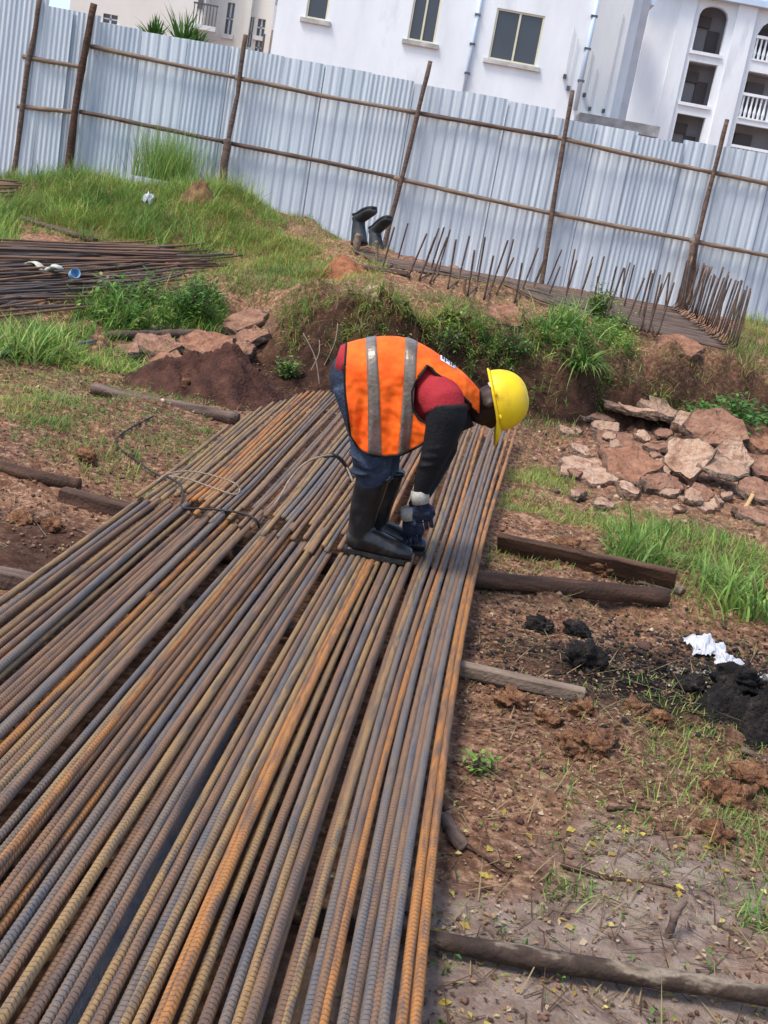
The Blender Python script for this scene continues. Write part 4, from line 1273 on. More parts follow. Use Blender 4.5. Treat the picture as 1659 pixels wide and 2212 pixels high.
# hard hat
hel = empty('hard_hat', (0, 0, 0)); hel.parent = worker
HB = PP(1071, 866)                       # middle of the rim plane
v = []; f = []; n = 40; m = 14
for i in range(m + 1):
    th = (math.pi / 2) * i / m
    for k in range(n):
        ph = 2 * math.pi * k / n
        rad = math.cos(th) ** .82
        l = math.sin(ph) * .113 * rad
        rdg = .008 * math.exp(-(l / .018) ** 2) * math.sin(min(1, i / 4) * math.pi / 2) if abs(math.cos(ph)) > .1 or i > m - 3 else .008 * math.exp(-(l / .018) ** 2)
        side_r = .004 * math.exp(-((abs(l) - .05) / .01) ** 2) * (i > 2)
        c = .138 * math.sin(th) + rdg + side_r
        v.append(HB + CR * c + FD * (math.cos(ph) * .139 * rad) + LT * l)
for i in range(m):
    for k in range(n):
        k2 = (k + 1) % n
        f.append((i * n + k, (i + 1) * n + k, (i + 1) * n + k2, i * n + k2))
o = mesh_obj('shell', v, f, M['helmet'], hel, True)
q = o.modifiers.new('solid', 'SOLIDIFY'); q.thickness = .004; q.offset = -1
q = o.modifiers.new('sub', 'SUBSURF'); q.levels = 1; q.render_levels = 1
v = []; f = []
for k in range(n):
    ph = 2 * math.pi * k / n
    pk = max(0, math.cos(ph)) ** 3
    for (e, c) in ((0, .002), (.010 + .024 * pk, -.003 - .012 * pk), (.016 + .050 * pk, -.008 - .03 * pk), (.0155 + .049 * pk, -.013 - .034 * pk), (.004 + .02 * pk, -.010 - .016 * pk), (-.004, -.004)):
        v.append(HB + CR * c + FD * (math.cos(ph) * (.139 + e)) + LT * math.sin(ph) * (.113 + e * .9))
for k in range(n):
    for j in range(6):
        a, b = k * 6 + j, k * 6 + (j + 1) % 6
        a2, b2 = ((k + 1) % n) * 6 + j, ((k + 1) % n) * 6 + (j + 1) % 6
        f.append((a, b, b2, a2))
mesh_obj('brim', v, f, M['helmet'], hel, True)
mb = MB()
mb.loft([head_pt(.02, -.085, -.05), head_pt(.015, -.097, 0), head_pt(.02, -.085, .05)], [(.003, .016)] * 3, 8, up=tuple(CR))
mb.build('headband', M['plastic_white'], hel, True)
for (f_, l_) in ((-.05, -.118), (.06, -.108)):
    p = HB + CR * .006 + FD * f_ + LT * l_
    ellipsoid(MB(), p, AX, (.006, .014, .006), 8, 6).build('lug', M['helmet'], hel, True)

# ------------------------------------------------------------------ broken slabs
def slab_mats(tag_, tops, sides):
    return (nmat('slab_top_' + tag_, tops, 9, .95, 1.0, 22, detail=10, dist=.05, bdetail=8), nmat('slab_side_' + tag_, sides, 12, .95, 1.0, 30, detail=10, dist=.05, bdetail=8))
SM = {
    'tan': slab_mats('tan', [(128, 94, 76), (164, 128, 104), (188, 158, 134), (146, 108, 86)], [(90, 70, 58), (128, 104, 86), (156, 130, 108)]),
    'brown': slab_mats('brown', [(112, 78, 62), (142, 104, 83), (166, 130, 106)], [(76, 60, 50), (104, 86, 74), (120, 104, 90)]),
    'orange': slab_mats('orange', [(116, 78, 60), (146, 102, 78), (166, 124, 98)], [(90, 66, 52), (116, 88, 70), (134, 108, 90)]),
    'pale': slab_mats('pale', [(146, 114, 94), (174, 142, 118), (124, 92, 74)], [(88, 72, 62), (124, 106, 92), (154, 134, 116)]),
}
def slab(x0, y0, x1, y1, th, tilt, kind, label, yaw=None, lift=0.0, name='broken_slab', cat='slab', rollt=0.0, rough=1.0, group=None):
    mx = (x0 + x1) / 2
    p = hit(mx, y1)
    dep = np.linalg.norm(p - np.array([0, 0, CAMH]))
    w = (x1 - x0) * dep / F
    hh = (y1 - y0) * dep / F
    el = math.atan2(CAMH - p[2], p[1])
    tl = math.radians(tilt)
    d = hh / max(.25, math.sin(el + tl))
    d = min(d, w * 2.2)
    n = 28
    w *= 1.2; d *= 1.2
    nc = random.choice([5, 5, 6, 6, 7])
    ca_ = sorted(2 * math.pi * (k + random.uniform(-.28, .28)) / nc for k in range(nc))
    cor = [(math.cos(a) * random.uniform(.8, 1.15), math.sin(a) * random.uniform(.8, 1.15)) for a in ca_]
    lx, hx = min(c[0] for c in cor), max(c[0] for c in cor); ly, hy = min(c[1] for c in cor), max(c[1] for c in cor)
    cor = [((c[0] - (lx + hx) / 2) * 2 / (hx - lx), (c[1] - (ly + hy) / 2) * 2 / (hy - ly)) for c in cor]
    per = np.array([np.hypot(cor[k][0] - cor[(k + 1) % nc][0], cor[k][1] - cor[(k + 1) % nc][1]) for k in range(nc)])
    cum = np.r_[0, np.cumsum(per)]
    outl = []
    for k in range(n):
        u = cum[-1] * k / n; e = min(nc - 1, int(np.searchsorted(cum, u, 'right') - 1)); tq = (u - cum[e]) / per[e]
        x_ = lerp(cor[e][0], cor[(e + 1) % nc][0], tq); y_ = lerp(cor[e][1], cor[(e + 1) % nc][1], tq)
        jj = 1 + random.uniform(-.09, .05)
        outl.append((x_ * jj, y_ * jj))
    verts = []
    rings = [(.0, 1.0), (.32, 1.0), (.62, 1.0), (.95, 1.0), (1.0, .9), (1.03, .45), (.99, .12), (.9, 0.0)]
    for q, (sc, z) in enumerate(rings):
        for k in range(n):
            jit = rough * random.uniform(-.03, .03) if q > 2 else 0
            jit2 = rough * random.uniform(-.05, .05) if q in (4, 5, 6) else 0
            x = outl[k][0] * (sc + jit + jit2) * w / 2; y = outl[k][1] * (sc + jit + jit2) * d / 2
            zz = z * th + rough * (.05 * float(fbm(x * 5 + x0, y * 5 + y0, 4, .6)) if q < 4 else random.uniform(-.008, .008))
            verts.append((x, y, zz))
    f = []
    for q in range(len(rings) - 1):
        for k in range(n):
            k2 = (k + 1) % n
            if q == 0: f.append((k, n + k2, n + k)[::-1])
            else: f.append((q * n + k, (q + 1) * n + k, (q + 1) * n + k2, q * n + k2))
    f.append(tuple((len(rings) - 1) * n + k for k in range(n))[::-1])
    o = mesh_obj(name, verts, f)
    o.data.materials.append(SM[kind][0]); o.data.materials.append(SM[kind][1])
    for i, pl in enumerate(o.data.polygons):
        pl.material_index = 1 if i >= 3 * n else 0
    c = p + np.array([0, d / 2 * math.cos(tl), d / 2 * math.sin(tl) - th * .35 + lift])
    o.location = c
    o.rotation_euler = (tl, math.radians(rollt), math.radians(yaw if yaw is not None else random.uniform(-15, 15)))
    tag(o, label, cat, group)
    return o
RS = [
    (1218, 1002, 1342, 1058, .10, 12, 'tan', 'long tan slab with grey broken edge at the left foot of the slab pile', -18, 0, 6),
    (1312, 985, 1430, 1052, .07, 18, 'orange', 'wide orange-brown slab lying flat left of the middle of the pile', 5, 0, 0),
    (1440, 966, 1534, 1052, .07, 48, 'tan', 'tan slab tilted up to face the viewer in the middle of the pile', -12, .02, -10),
    (1546, 974, 1614, 1038, .07, 42, 'tan', 'smaller tan slab tilted up right of the middle of the pile', 4, .05, 4),
    (1300, 906, 1420, 930, .06, 4, 'tan', 'long thin tan slab bridging a dark gap at the back of the pile', -6, .16, 3),
    (1376, 900, 1460, 930, .08, 10, 'pale', 'pale lumpy slab on top at the back of the pile', 10, .12, 8),
    (1442, 905, 1482, 925, .08, 10, 'orange', 'small rounded brown lump on top at the back of the pile', 0, .1, 0),
    (1490, 914, 1605, 992, .10, 40, 'brown', 'rough brown slab leaning diagonally at the top of the pile', -30, .05, 14),
    (1452, 926, 1524, 958, .07, 20, 'tan', 'small tan slab wedged left of the leaning rough slab', 8, .08, -5),
    (1606, 948, 1690, 1000, .08, 25, 'orange', 'brown slab cut by the right edge of the picture', 6, .06, 0),
    (1242, 906, 1325, 926, .06, 5, 'brown', 'thin brown slab at the back left end of the pile', -8, .06, 4),
    (1208, 926, 1258, 946, .06, 12, 'pale', 'small whitish slab lying apart at the left end of the pile', 10, 0, 0),
    (1284, 928, 1338, 954, .12, 8, 'pale', 'whitish block propping up the long thin slab', 0, 0, 0),
    (1386, 1040, 1472, 1072, .07, 22, 'brown', 'rusty brown slab in front below the facing tan slab', -5, 0, 5),
    (1520, 1026, 1612, 1064, .05, 14, 'pale', 'grey slab edge over a dark gap at the right front of the pile', -14, .1, 6),
    (1600, 1000, 1700, 1040, .07, 25, 'brown', 'brown slab low at the right edge below the cut slab', 6, .02, 0),
    (1484, 1052, 1536, 1088, .05, 40, 'brown', 'plain brown slab standing in the dark gap at the front', 0, 0, 0),
    (1478, 1078, 1552, 1108, .05, 16, 'tan', 'tan slab lying low in the grass before the dark gap', -16, 0, 0),
    (1336, 1058, 1382, 1082, .06, 14, 'tan', 'small tan piece in grass below the long tan slab', 12, 0, 0),
    (1526, 1078, 1562, 1098, .05, 15, 'pale', 'small pale piece in grass at the front right of the pile', 0, 0, 0),
    (1600, 1112, 1680, 1136, .05, 10, 'brown', 'flat brown piece at the right edge below the yellow stick', 0, 0, 0),
    (1610, 1056, 1690, 1100, .06, 12, 'brown', 'brown slab at the right edge above the yellow stick', 0, 0, 0),
    (1300, 945, 1420, 990, .05, 16, 'brown', 'dull brown slab in shade inside the hollow of the pile', 0, 0, 0),
    (1420, 1000, 1452, 1030, .06, 20, 'pale', 'small grey lump left of the facing tan slab', 0, 0, 0),
    (378, 738, 482, 784, .06, 14, 'orange', 'broad orange slab with pale rim behind the dark soil heap', -8, .05, 0),
    (278, 728, 368, 774, .07, 12, 'brown', 'red-brown slab left of the broad orange slab behind the soil heap', 10, 0, 0),
    (243, 748, 292, 774, .06, 14, 'brown', 'small red-brown slab at the left end of the slabs by the pole', -10, 0, 0),
    (306, 764, 392, 802, .04, 10, 'orange', 'flat orange slab at the upper edge of the dark soil heap', 5, 0, 0),
    (478, 678, 556, 734, .07, 30, 'brown', 'red-brown slab sloping into the hollow beside the fern bush', -40, .02, 0),
    (504, 724, 566, 768, .06, 22, 'brown', 'red-brown slab with dark underside at the rim of the hollow', -30, .05, 0),
    (496, 745, 540, 772, .06, 12, 'brown', 'small red-brown slab below the rim slab by the hollow', 0, 0, 0),
    (1432, 752, 1526, 790, .07, 10, 'orange', 'brown slab overhanging a dark gap on top of the bank', -6, .06, 0),
    (1052, 672, 1140, 705, .05, 14, 'orange', 'flat orange-brown slab on the bank before the terrace mat', 0, .01, 0),
    (778, 628, 830, 652, .05, 12, 'tan', 'small tan slab on the bank near the weathered board', 0, .01, 0),
    (330, 786, 420, 806, .05, 10, 'brown', 'thin brown slab on the crest of the dark soil heap', 0, .0, 0),
]
for (x0, y0, x1, y1, th, tilt, kind, lab, yaw, lift, rt) in RS:
    slab(x0, y0, x1, y1, th, tilt, kind, lab, yaw, lift, rollt=rt)

for i in range(30):
    x = random.uniform(1230, 1640); y = random.uniform(935, 1110)
    if i < 7: x, y = random.uniform(250, 560), random.uniform(740, 790)
    w_ = random.uniform(22, 48)
    slab(x - w_ / 2, y - w_ * .3, x + w_ / 2, y + w_ * .2, random.uniform(.02, .04), random.uniform(5, 25), random.choice(['tan', 'brown', 'orange', 'pale']),
         'small broken fragment lying loose among the larger slabs' if i >= 7 else 'small broken fragment lying loose by the dark soil heap', yaw=random.uniform(-60, 60), lift=random.uniform(0, .03),
         name='slab_fragment', cat='fragment', group='loose fragments by the slab pile' if i >= 7 else 'loose fragments by the soil heap')

# ------------------------------------------------------------------ heaps and clods
def mound(name, px, py, rx, ry, h, mat, label, cat, seed, n=64, m=26, rough=1.0):
    c = hit(px, py)
    v = []; f = []
    for i in range(m + 1):
        q = i / m
        for k in range(n):
            a = 2 * math.pi * k / n
            e = 1 + .22 * float(fbm(math.cos(a) * 1.3 + seed, math.sin(a) * 1.3, 3))
            x = c[0] + math.cos(a) * rx * q * e; y = c[1] + math.sin(a) * ry * q * e
            z = gz(x, y) - .04 + (h + .04) * (1 - sstep(q)) * (1 + .5 * float(fbm(x * 3 + seed, y * 3, 3))) + rough * (.05 * float(fbm(x * 9, y * 9 + seed, 3)) + .035 * float(fbm(x * 26, y * 26, 2))) * (1 - q ** 6)
            v.append((x, y, z))
    for i in range(m):
        for k in range(n):
            k2 = (k + 1) % n
            f.append((i * n + k, (i + 1) * n + k, (i + 1) * n + k2, i * n + k2))
    o = mesh_obj(name, v, f, mat, smooth=True)
    return tag(o, label, cat)
M['soil_dark'] = nmat('soil_dark', [(52, 32, 26), (76, 48, 38), (98, 66, 52)], 8, .97, .9, 45, detail=8, dist=.03)
M['soil_orange'] = nmat('soil_orange', [(84, 56, 40), (124, 86, 60), (164, 122, 86)], 22, .97, 1.0, 70, detail=8, dist=.03)
mound('soil_heap', 458, 850, .86, .75, .34, M['soil_dark'], 'dark red-brown soil heap beside the far bars on the left', 'soil heap', 3, rough=1.9)
mound('ash_heap', 1640, 1545, .30, .26, .09, M['char'], 'black burnt heap at the right edge with ash before it', 'burnt heap', 8, rough=2.6)
mound('root_clump', 425, 435, .42, .32, .28, nmat('root_soil', [(70, 50, 36), (112, 84, 56), (140, 114, 78)], 9, .97, .9, 40, detail=8), 'brown matted clod of roots on the crest of the grassy mound', 'clod', 5)
mound('soil_bump', 728, 585, .5, .4, .16, nmat('soil_red', [(116, 70, 48), (144, 92, 64), (164, 114, 82)], 8, .97, .9, 40, detail=8), 'reddish earth bump at the left end of the terrace mat', 'soil heap', 6)

def clod(px, py, wpx, hpx, mat, label, name='soil_clod', cat='clod', seed=0, rough=.35, sub=4):
    p = hit(px, py + hpx * .35)
    dep = np.linalg.norm(p - np.array([0, 0, CAMH]))
    bm = bmesh.new(); bmesh.ops.create_icosphere(bm, subdivisions=sub, radius=1)
    w, h = wpx * dep / F / 2, hpx * dep / F / 2
    for q in bm.verts:
        c = q.co.copy()
        nz = float(fbm(c.x * 1.6 + seed, c.y * 1.6 + c.z * 1.3, 4, .65)) + .6 * float(fbm(c.z * 4 + seed, c.x * 4 - c.y * 4, 3, .6))
        k = 1 + rough * nz
        q.co = Vector((c.x * w * k, c.y * w * .8 * k, c.z * h * k))
    me = bpy.data.meshes.new(name); bm.to_mesh(me); bm.free(); me.materials.append(mat)
    me.polygons.foreach_set('use_smooth', np.ones(len(me.polygons), dtype=bool))
    o = bpy.data.objects.new(name, me); COL.objects.link(o)
    o.location = p + np.array([0, w * .3, h * .45]); o.rotation_euler = (0, 0, random.uniform(0, 6))
    return tag(o, label, cat)
for i, (px, py, w, h, lab) in enumerate([
    (1262, 1605, 120, 48, 'large crumbly orange clod in the lower right dirt below the batten'),
    (1262, 1532, 60, 34, 'round orange clod just below the end of the pale batten'),
    (1375, 1530, 52, 30, 'orange clod between the batten end and the ash'),
    (1428, 1552, 46, 34, 'orange clod touching the grey ash patch'),
    (1560, 1712, 86, 58, 'tall orange-brown clod casting a dark underside near right edge'),
    (1632, 1682, 90, 44, 'orange clod cut by the right edge of the picture'),
    (1545, 1806, 56, 44, 'brown clod beside an upright stem, lower right'),
    (1105, 1512, 70, 34, 'orange clod against the lower side of the batten'),
    (1180, 1555, 44, 28, 'small orange clod between the batten and the large crumbly clod'),
    (1640, 1270, 50, 50, 'tan clod in the tall grass at the right edge'),
    (1315, 1226, 70, 34, 'orange clod behind the dark leaning board'),
    (1220, 1180, 60, 30, 'low orange clod in the short grass above the board'),
    (185, 985, 46, 30, 'orange clod in the short grass left of the bars'),
    (45, 1122, 50, 26, 'orange-brown clod on the dark ground at the left edge'),
    (112, 1135, 40, 24, 'small orange-brown clod on the dark ground left of the bars'),
    (392, 838, 62, 44, 'orange dry leafy clump lying on the dark soil heap'),
]):
    clod(px, py, w, h, M['soil_orange'], lab, seed=i * 3.1, rough=1.05)
for i, (px, py, w, h, lab) in enumerate([
    (1163, 1348, 58, 32, 'black charred block at the upper left of the burnt patch'),
    (1245, 1360, 62, 30, 'black charred lump right of the charred block'),
    (1268, 1420, 80, 66, 'big charred log piece with brown face standing in the burnt patch'),
    (1422, 1442, 26, 40, 'small pointed black lump in the burnt patch'),
    (1490, 1480, 60, 44, 'charred lump below the white plastic scrap'),
    (1600, 1470, 90, 60, 'large black lump at the right edge of the burnt patch'),
    (1300, 1580, 36, 26, 'dark blue-black lump beside the large crumbly clod'),
]):
    clod(px, py, w, h, M['char'], lab, 'charred_lump', 'charred lump', seed=40 + i * 2.3, rough=.7, sub=4)
def crumple(px, py, wpx, hpx, label, name, cat, mat, seed, h=.05):
    p = hit(px, py + hpx * .3); dep = np.linalg.norm(p - np.array([0, 0, CAMH]))
    n = 26; v = []; f = []
    w, d = wpx * dep / F, hpx * dep / F * 2.2
    for i in range(n):
        for j in range(n):
            x, y = (i / (n - 1) - .5), (j / (n - 1) - .5)
            ex = 1 + .5 * float(fbm(x * 3 + seed, y * 3, 3))
            z = h * (1.0 - 3.0 * (x * x + y * y)) + h * 1.3 * abs(float(fbm(x * 4 + seed, y * 4, 2, .6)))
            v.append((p[0] + x * w * ex, p[1] + y * d * ex, p[2] + max(z, .004)))
    for i in range(n - 1):
        for j in range(n - 1):
            a = i * n + j; f.append((a, a + n, a + n + 1, a + 1))
    o = mesh_obj(name, v, f, mat)
    q = o.modifiers.new('solid', 'SOLIDIFY'); q.thickness = .002
    return tag(o, label, cat)
crumple(1520, 1392, 70, 44, 'crumpled white plastic bag at the edge of the burnt patch', 'plastic_bag', 'plastic', M['plastic_white'], 4.4, .05)
crumple(1570, 1426, 56, 22, 'small white plastic scrap beside the crumpled bag', 'plastic_scrap', 'plastic', M['plastic_white'], 9.4, .03)
crumple(320, 435, 26, 24, 'white rag caught in the grass on the mound', 'rag', 'rag', M['plastic_white'], 2.4, .12)

# ------------------------------------------------------------------ grass, weeds and litter
def poly_pts(pixels, dens, maxn=60000):
    W_ = np.array([hit(*p)[:2] for p in pixels])
    lo, hi = W_.min(0), W_.max(0)
    area = abs(np.sum(W_[:, 0] * np.roll(W_[:, 1], -1) - np.roll(W_[:, 0], -1) * W_[:, 1])) / 2
    n = int(min(maxn, dens * area))
    if n < 1: return np.zeros((0, 2))
    out = np.zeros((0, 2))
    tries = 0
    while len(out) < n and tries < 60:
        q = rng.uniform(lo, hi, (max(n, 200) * 2, 2))
        x, y = q[:, 0], q[:, 1]
        ins = np.zeros(len(q), bool)
        for a, b in zip(W_, np.roll(W_, -1, 0)):
            with np.errstate(divide='ignore', invalid='ignore'):
                c = ((a[1] > y) != (b[1] > y)) & (x < (b[0] - a[0]) * (y - a[1]) / (b[1] - a[1]) + a[0])
            ins ^= c
        q = q[ins]
        # clumping: keep by noise
        keep = rng.random(len(q)) < np.clip(.55 + 1.5 * fbm(q[:, 0] * 2.3, q[:, 1] * 2.3, 3), .06, 1)
        out = np.vstack([out, q[keep]]); tries += 1
    return out[:n]

def not_on_bars(q):
    x, y = q[:, 0], q[:, 1]
    bad = (y < 10.4) & (x > np.where(y > 5.9, XFL(y), XL(y)) - .03) & (x < XR(y) + .03)
    return q[~bad]

class Veg:
    def __init__(s): s.v = []; s.f = []; s.c = []; s.n = 0
    def put(s, v, f, c):
        s.v.append(v); s.f.append(f + s.n); s.c.append(c); s.n += len(v)
    def build(s, name, parent=None):
        return mesh_obj(name, np.vstack(s.v), np.vstack(s.f), M['leaf'], parent, cols=np.vstack(s.c))

def grass_on(veg, q, h, wd, pal, dry, tilt=(.05, .55), curl=(.2, .9)):
    n = len(q)
    if not n: return
    z = ground_h(q[:, 0], q[:, 1]) - .01
    b = np.stack([q[:, 0], q[:, 1], z], 1)
    hh = h * rng.uniform(.45, 1.15, n) * (1 + .6 * fbm(q[:, 0] * 1.7, q[:, 1] * 1.7, 2))
    v, f, c = blades_mesh(b, rng.uniform(0, 6.283, n), rng.uniform(*tilt, n), hh, wd * rng.uniform(.6, 1.2, n), rng.uniform(*curl, n), patchy(pick(pal, n, dry), q[:, 0], q[:, 1]))
    veg.put(v, f, c)

def leaves_on(veg, q, h, size, pal, per=7, dry=0.05):
    """leafy weeds: leaves along short leaning stems"""
    n = len(q)
    if not n: return
    z = ground_h(q[:, 0], q[:, 1])
    st = np.stack([q[:, 0], q[:, 1], z], 1)
    hh = h * rng.uniform(.4, 1.2, n)
    lean = rng.normal(0, .25, (n, 2))
    V = []; C = []
    col = patchy(pick(pal, n, dry), q[:, 0], q[:, 1])
    for k in range(per):
        t = (k + rng.random(n)) / per
        p = st + np.stack([lean[:, 0] * hh * t, lean[:, 1] * hh * t, hh * t], 1) + rng.normal(0, .02, (n, 3))
        leaf_quads(p, size * rng.uniform(.6, 1.3, n), col * rng.uniform(.8, 1.2, (n, 1)), V, C)
    v = np.vstack(V); c = np.vstack(C)
    m = len(v) // 4
    f = (np.arange(m)[:, None, None] * 4 + np.array([(0, 1, 2), (0, 2, 3)])[None]).reshape(-1, 3)
    veg.put(v, f, c)
    # stems as thin blades
    a = np.arctan2(lean[:, 1], lean[:, 0])
    v, f, c = blades_mesh(st, a, np.hypot(lean[:, 0], lean[:, 1]), hh, np.full(n, .008), np.zeros(n), col * .7, 2)
    veg.put(v, f, c)

def leaf_quads(p, size, col, V, C):
    n = len(p)
    a = rng.uniform(0, 6.283, n); el = rng.uniform(-.5, .7, n)
    d = np.stack([np.cos(a) * np.cos(el), np.sin(a) * np.cos(el), np.sin(el)], 1)
    s = np.stack([-np.sin(a), np.cos(a), rng.uniform(-.4, .4, n)], 1)
    L = size[:, None]
    quad = np.stack([p, p + d * L * .5 + s * L * .24 + [0, 0, .004], p + d * L, p + d * L * .5 - s * L * .24 + [0, 0, .004]], 1)
    V.append(quad.reshape(-1, 3)); C.append(np.repeat(col, 4, 0))

MIX = np.vstack([GREENS, DEEP])
def area_early(x0, x1, y0, y1, n): return np.stack([rng.uniform(x0, x1, n), rng.uniform(y0, y1, n)], 1)
def stuff(name, veg, label, cat):
    return tag(veg.build(name), label, cat, kind='stuff')

g = Veg()
P_mound = [(0, 425), (40, 395), (150, 372), (300, 372), (480, 398), (620, 495), (560, 530), (480, 540), (300, 522), (210, 512), (150, 500), (60, 478), (-40, 480)]
grass_on(g, poly_pts(P_mound, 2400, 60000), .22, .007, GREENS, .2, (.1, .9), (.3, 1.4))
grass_on(g, poly_pts([(-40, 440), (40, 450), (40, 540), (-40, 550)], 700, 2500), .3, .011, GREENS, .05)
grass_on(g, poly_pts([(150, 385), (420, 385), (470, 430), (330, 500), (170, 470)], 700, 9000), .32, .008, DEEP, .05, (.1, .8), (.3, 1.4))
grass_on(g, poly_pts([(560, 490), (610, 512), (680, 536), (735, 566), (740, 590), (640, 612), (520, 570), (500, 530)], 2400, 20000), .17, .007, GREENS, .35, (.1, 1.0), (.3, 1.3))
q = np.stack([rng.uniform(-2.9, -.5, 22000), rng.uniform(13.4, 19.6, 22000)], 1)
q = q[rng.random(len(q)) < np.clip(.55 + 1.3 * fbm(q[:, 0] * 1.9, q[:, 1] * 1.9, 3), .05, 1)]
grass_on(g, q, .15, .006, GREENS, .45, (.2, 1.1), (.3, 1.3))
q = np.stack([rng.uniform(-7, -2.6, 26000), rng.uniform(15.6, 19.8, 26000)], 1)
grass_on(g, q, .22, .007, GREENS, .2, (.2, 1.2), (.3, 1.6))
q = q[fbm(q[:, 0] * 2.1 + 6, q[:, 1] * 2.1, 3) > .16]
grass_on(g, q, .46, .009, GREENS, .2, (.1, .8), (.3, 1.4))
stuff('mound_grass', g, 'long green grass covering the mound before the fence at upper left', 'grass')

g = Veg()
grass_on(g, poly_pts([(-40, 735), (60, 690), (180, 660), (250, 640), (330, 650), (470, 640), (490, 700), (470, 730), (380, 712), (250, 740), (100, 770), (-40, 800)], 1100, 22000), .26, .012, MIX, .06, (.05, .7), (.3, 1.1))
leaves_on(g, poly_pts([(150, 690), (230, 640), (330, 640), (470, 640), (480, 700), (400, 715), (250, 735)], 120, 900), .28, .07, MIX, 8)
grass_on(g, poly_pts([(200, 660), (300, 630), (470, 640), (490, 700), (380, 710), (230, 730)], 500, 3500), .36, .014, GREENS, .04, (.1, .8), (.6, 1.7))
q = area_early(-4.4, -1.9, 9.7, 12.3, 20000)
q = q[rng.random(len(q)) < np.clip(.5 + 1.4 * fbm(q[:, 0] * 1.8, q[:, 1] * 1.8 + 7, 3), .02, 1)]
q = q[(q[:, 1] < 10.4) | (q[:, 0] > -2.6)]
grass_on(g, q, .22, .009, GREENS, .08, (.2, 1.0), (.5, 1.6))
stuff('heap_grass', g, 'lush grass and weeds growing before the bar heap on the left', 'grass')

g = Veg()
grass_on(g, poly_pts([(460, 548), (600, 505), (720, 562), (690, 620), (560, 648), (490, 625)], 1500, 18000), .14, .007, GREENS, .4, (.1, 1.0), (.3, 1.3))
grass_on(g, poly_pts([(520, 640), (700, 615), (900, 640), (1000, 645), (1150, 690), (1120, 715), (900, 690), (720, 690), (560, 690)], 1500, 26000), .13, .006, GREENS, .5, (.1, 1.1), (.2, 1.2))
grass_on(g, poly_pts([(1560, 770), (1600, 690), (1700, 660), (1700, 850), (1600, 830)], 1000, 12000), .18, .007, GREENS, .6, (.1, .9))
grass_on(g, poly_pts([(1590, 700), (1640, 660), (1720, 650), (1720, 720)], 300, 2500), .32, .010, GREENS, .3)
grass_on(g, poly_pts([(1330, 740), (1440, 800), (1600, 850), (1680, 900), (1680, 820), (1560, 775), (1450, 745)], 700, 9000), .13, .006, GREENS, .6, (.2, 1.1))
q = np.stack([rng.uniform(-1.2, 4.6, 26000), rng.uniform(11.9, 15.0, 26000)], 1)
q = q[rng.random(len(q)) < np.clip(.5 + 1.5 * fbm(q[:, 0] * 1.6 + 4, q[:, 1] * 1.6, 3), .03, 1)]
grass_on(g, q, .11, .005, GREENS, .65, (.3, 1.4), (.3, 1.2))
stuff('terrace_grass', g, 'thin half-dry grass on the terrace between the bank and the fence', 'grass')

g = Veg()
bank = [(700, 650), (900, 690), (1130, 690), (1200, 680), (1340, 710), (1360, 790), (1460, 860), (1480, 905), (1340, 890), (1150, 880), (1000, 850), (760, 850), (620, 760), (600, 690)]
leaves_on(g, poly_pts(bank, 90, 1300), .18, .04, MIX, 8, .1)
grass_on(g, poly_pts(bank, 1300, 18000), .20, .007, MIX, .25, (.3, 1.3), (.4, 1.6))
leaves_on(g, poly_pts([(880, 700), (1130, 700), (1180, 740), (1360, 760), (1360, 830), (1200, 800), (1050, 800), (930, 780)], 120, 1100), .2, .045, GREENS, 9, .06)
leaves_on(g, poly_pts([(1180, 700), (1340, 700), (1380, 800), (1440, 870), (1330, 870), (1250, 800)], 170, 1000), .2, .042, MIX, 8, .04)
grass_on(g, poly_pts([(560, 650), (720, 640), (900, 675), (1140, 700), (1180, 740), (1000, 740), (760, 730), (600, 720)], 1500, 12000), .26, .005, np.vstack([DRY, GREENS[:1]]), .5, (.5, 1.7), (.5, 1.6))
grass_on(g, poly_pts([(1340, 760), (1480, 830), (1660, 880), (1660, 930), (1450, 880), (1340, 830)], 900, 7000), .22, .005, np.vstack([DRY, GREENS[:2]]), .4, (.5, 1.7), (.5, 1.6))
grass_on(g, poly_pts([(900, 690), (1340, 720), (1370, 820), (1200, 800), (950, 760)], 700, 6500), .34, .009, GREENS, .12, (.1, 1.1), (.8, 2.0))
stuff('bank_weeds', g, 'tangled green weeds and grass hanging over the cut earth bank', 'weeds')

g = Veg()
grass_on(g, not_on_bars(poly_pts([(-40, 850), (60, 840), (160, 862), (300, 890), (470, 930), (440, 965), (280, 950), (120, 935), (-40, 905)], 1800, 22000)), .085, .006, GREENS, .3, (.1, .9), (.2, 1.2))
grass_on(g, not_on_bars(poly_pts([(70, 960), (180, 950), (300, 970), (310, 1030), (220, 1045), (90, 1020)], 800, 4500)), .08, .007, GREENS, .25)
grass_on(g, not_on_bars(poly_pts([(-40, 800), (400, 810), (560, 930), (330, 1040), (-40, 1010)], 260, 7000)), .06, .005, GREENS, .5)
q = np.stack([rng.uniform(-4.2, -.9, 30000), rng.uniform(6.3, 9.6, 30000)], 1)
q = q[rng.random(len(q)) < np.clip(.18 + 1.9 * fbm(q[:, 0] * 1.3 + 8, q[:, 1] * 1.6 + 2, 3), 0, 1)]
grass_on(g, not_on_bars(q), .075, .005, GREENS, .3, (.2, 1.1), (.3, 1.3))
leaves_on(g, not_on_bars(area_early(-3.6, -1.2, 6.0, 9.4, 260)), .05, .025, GREENS, 5, .1)
stuff('short_grass', g, 'short yellow-green grass in patches on the soil left of the bars', 'grass')

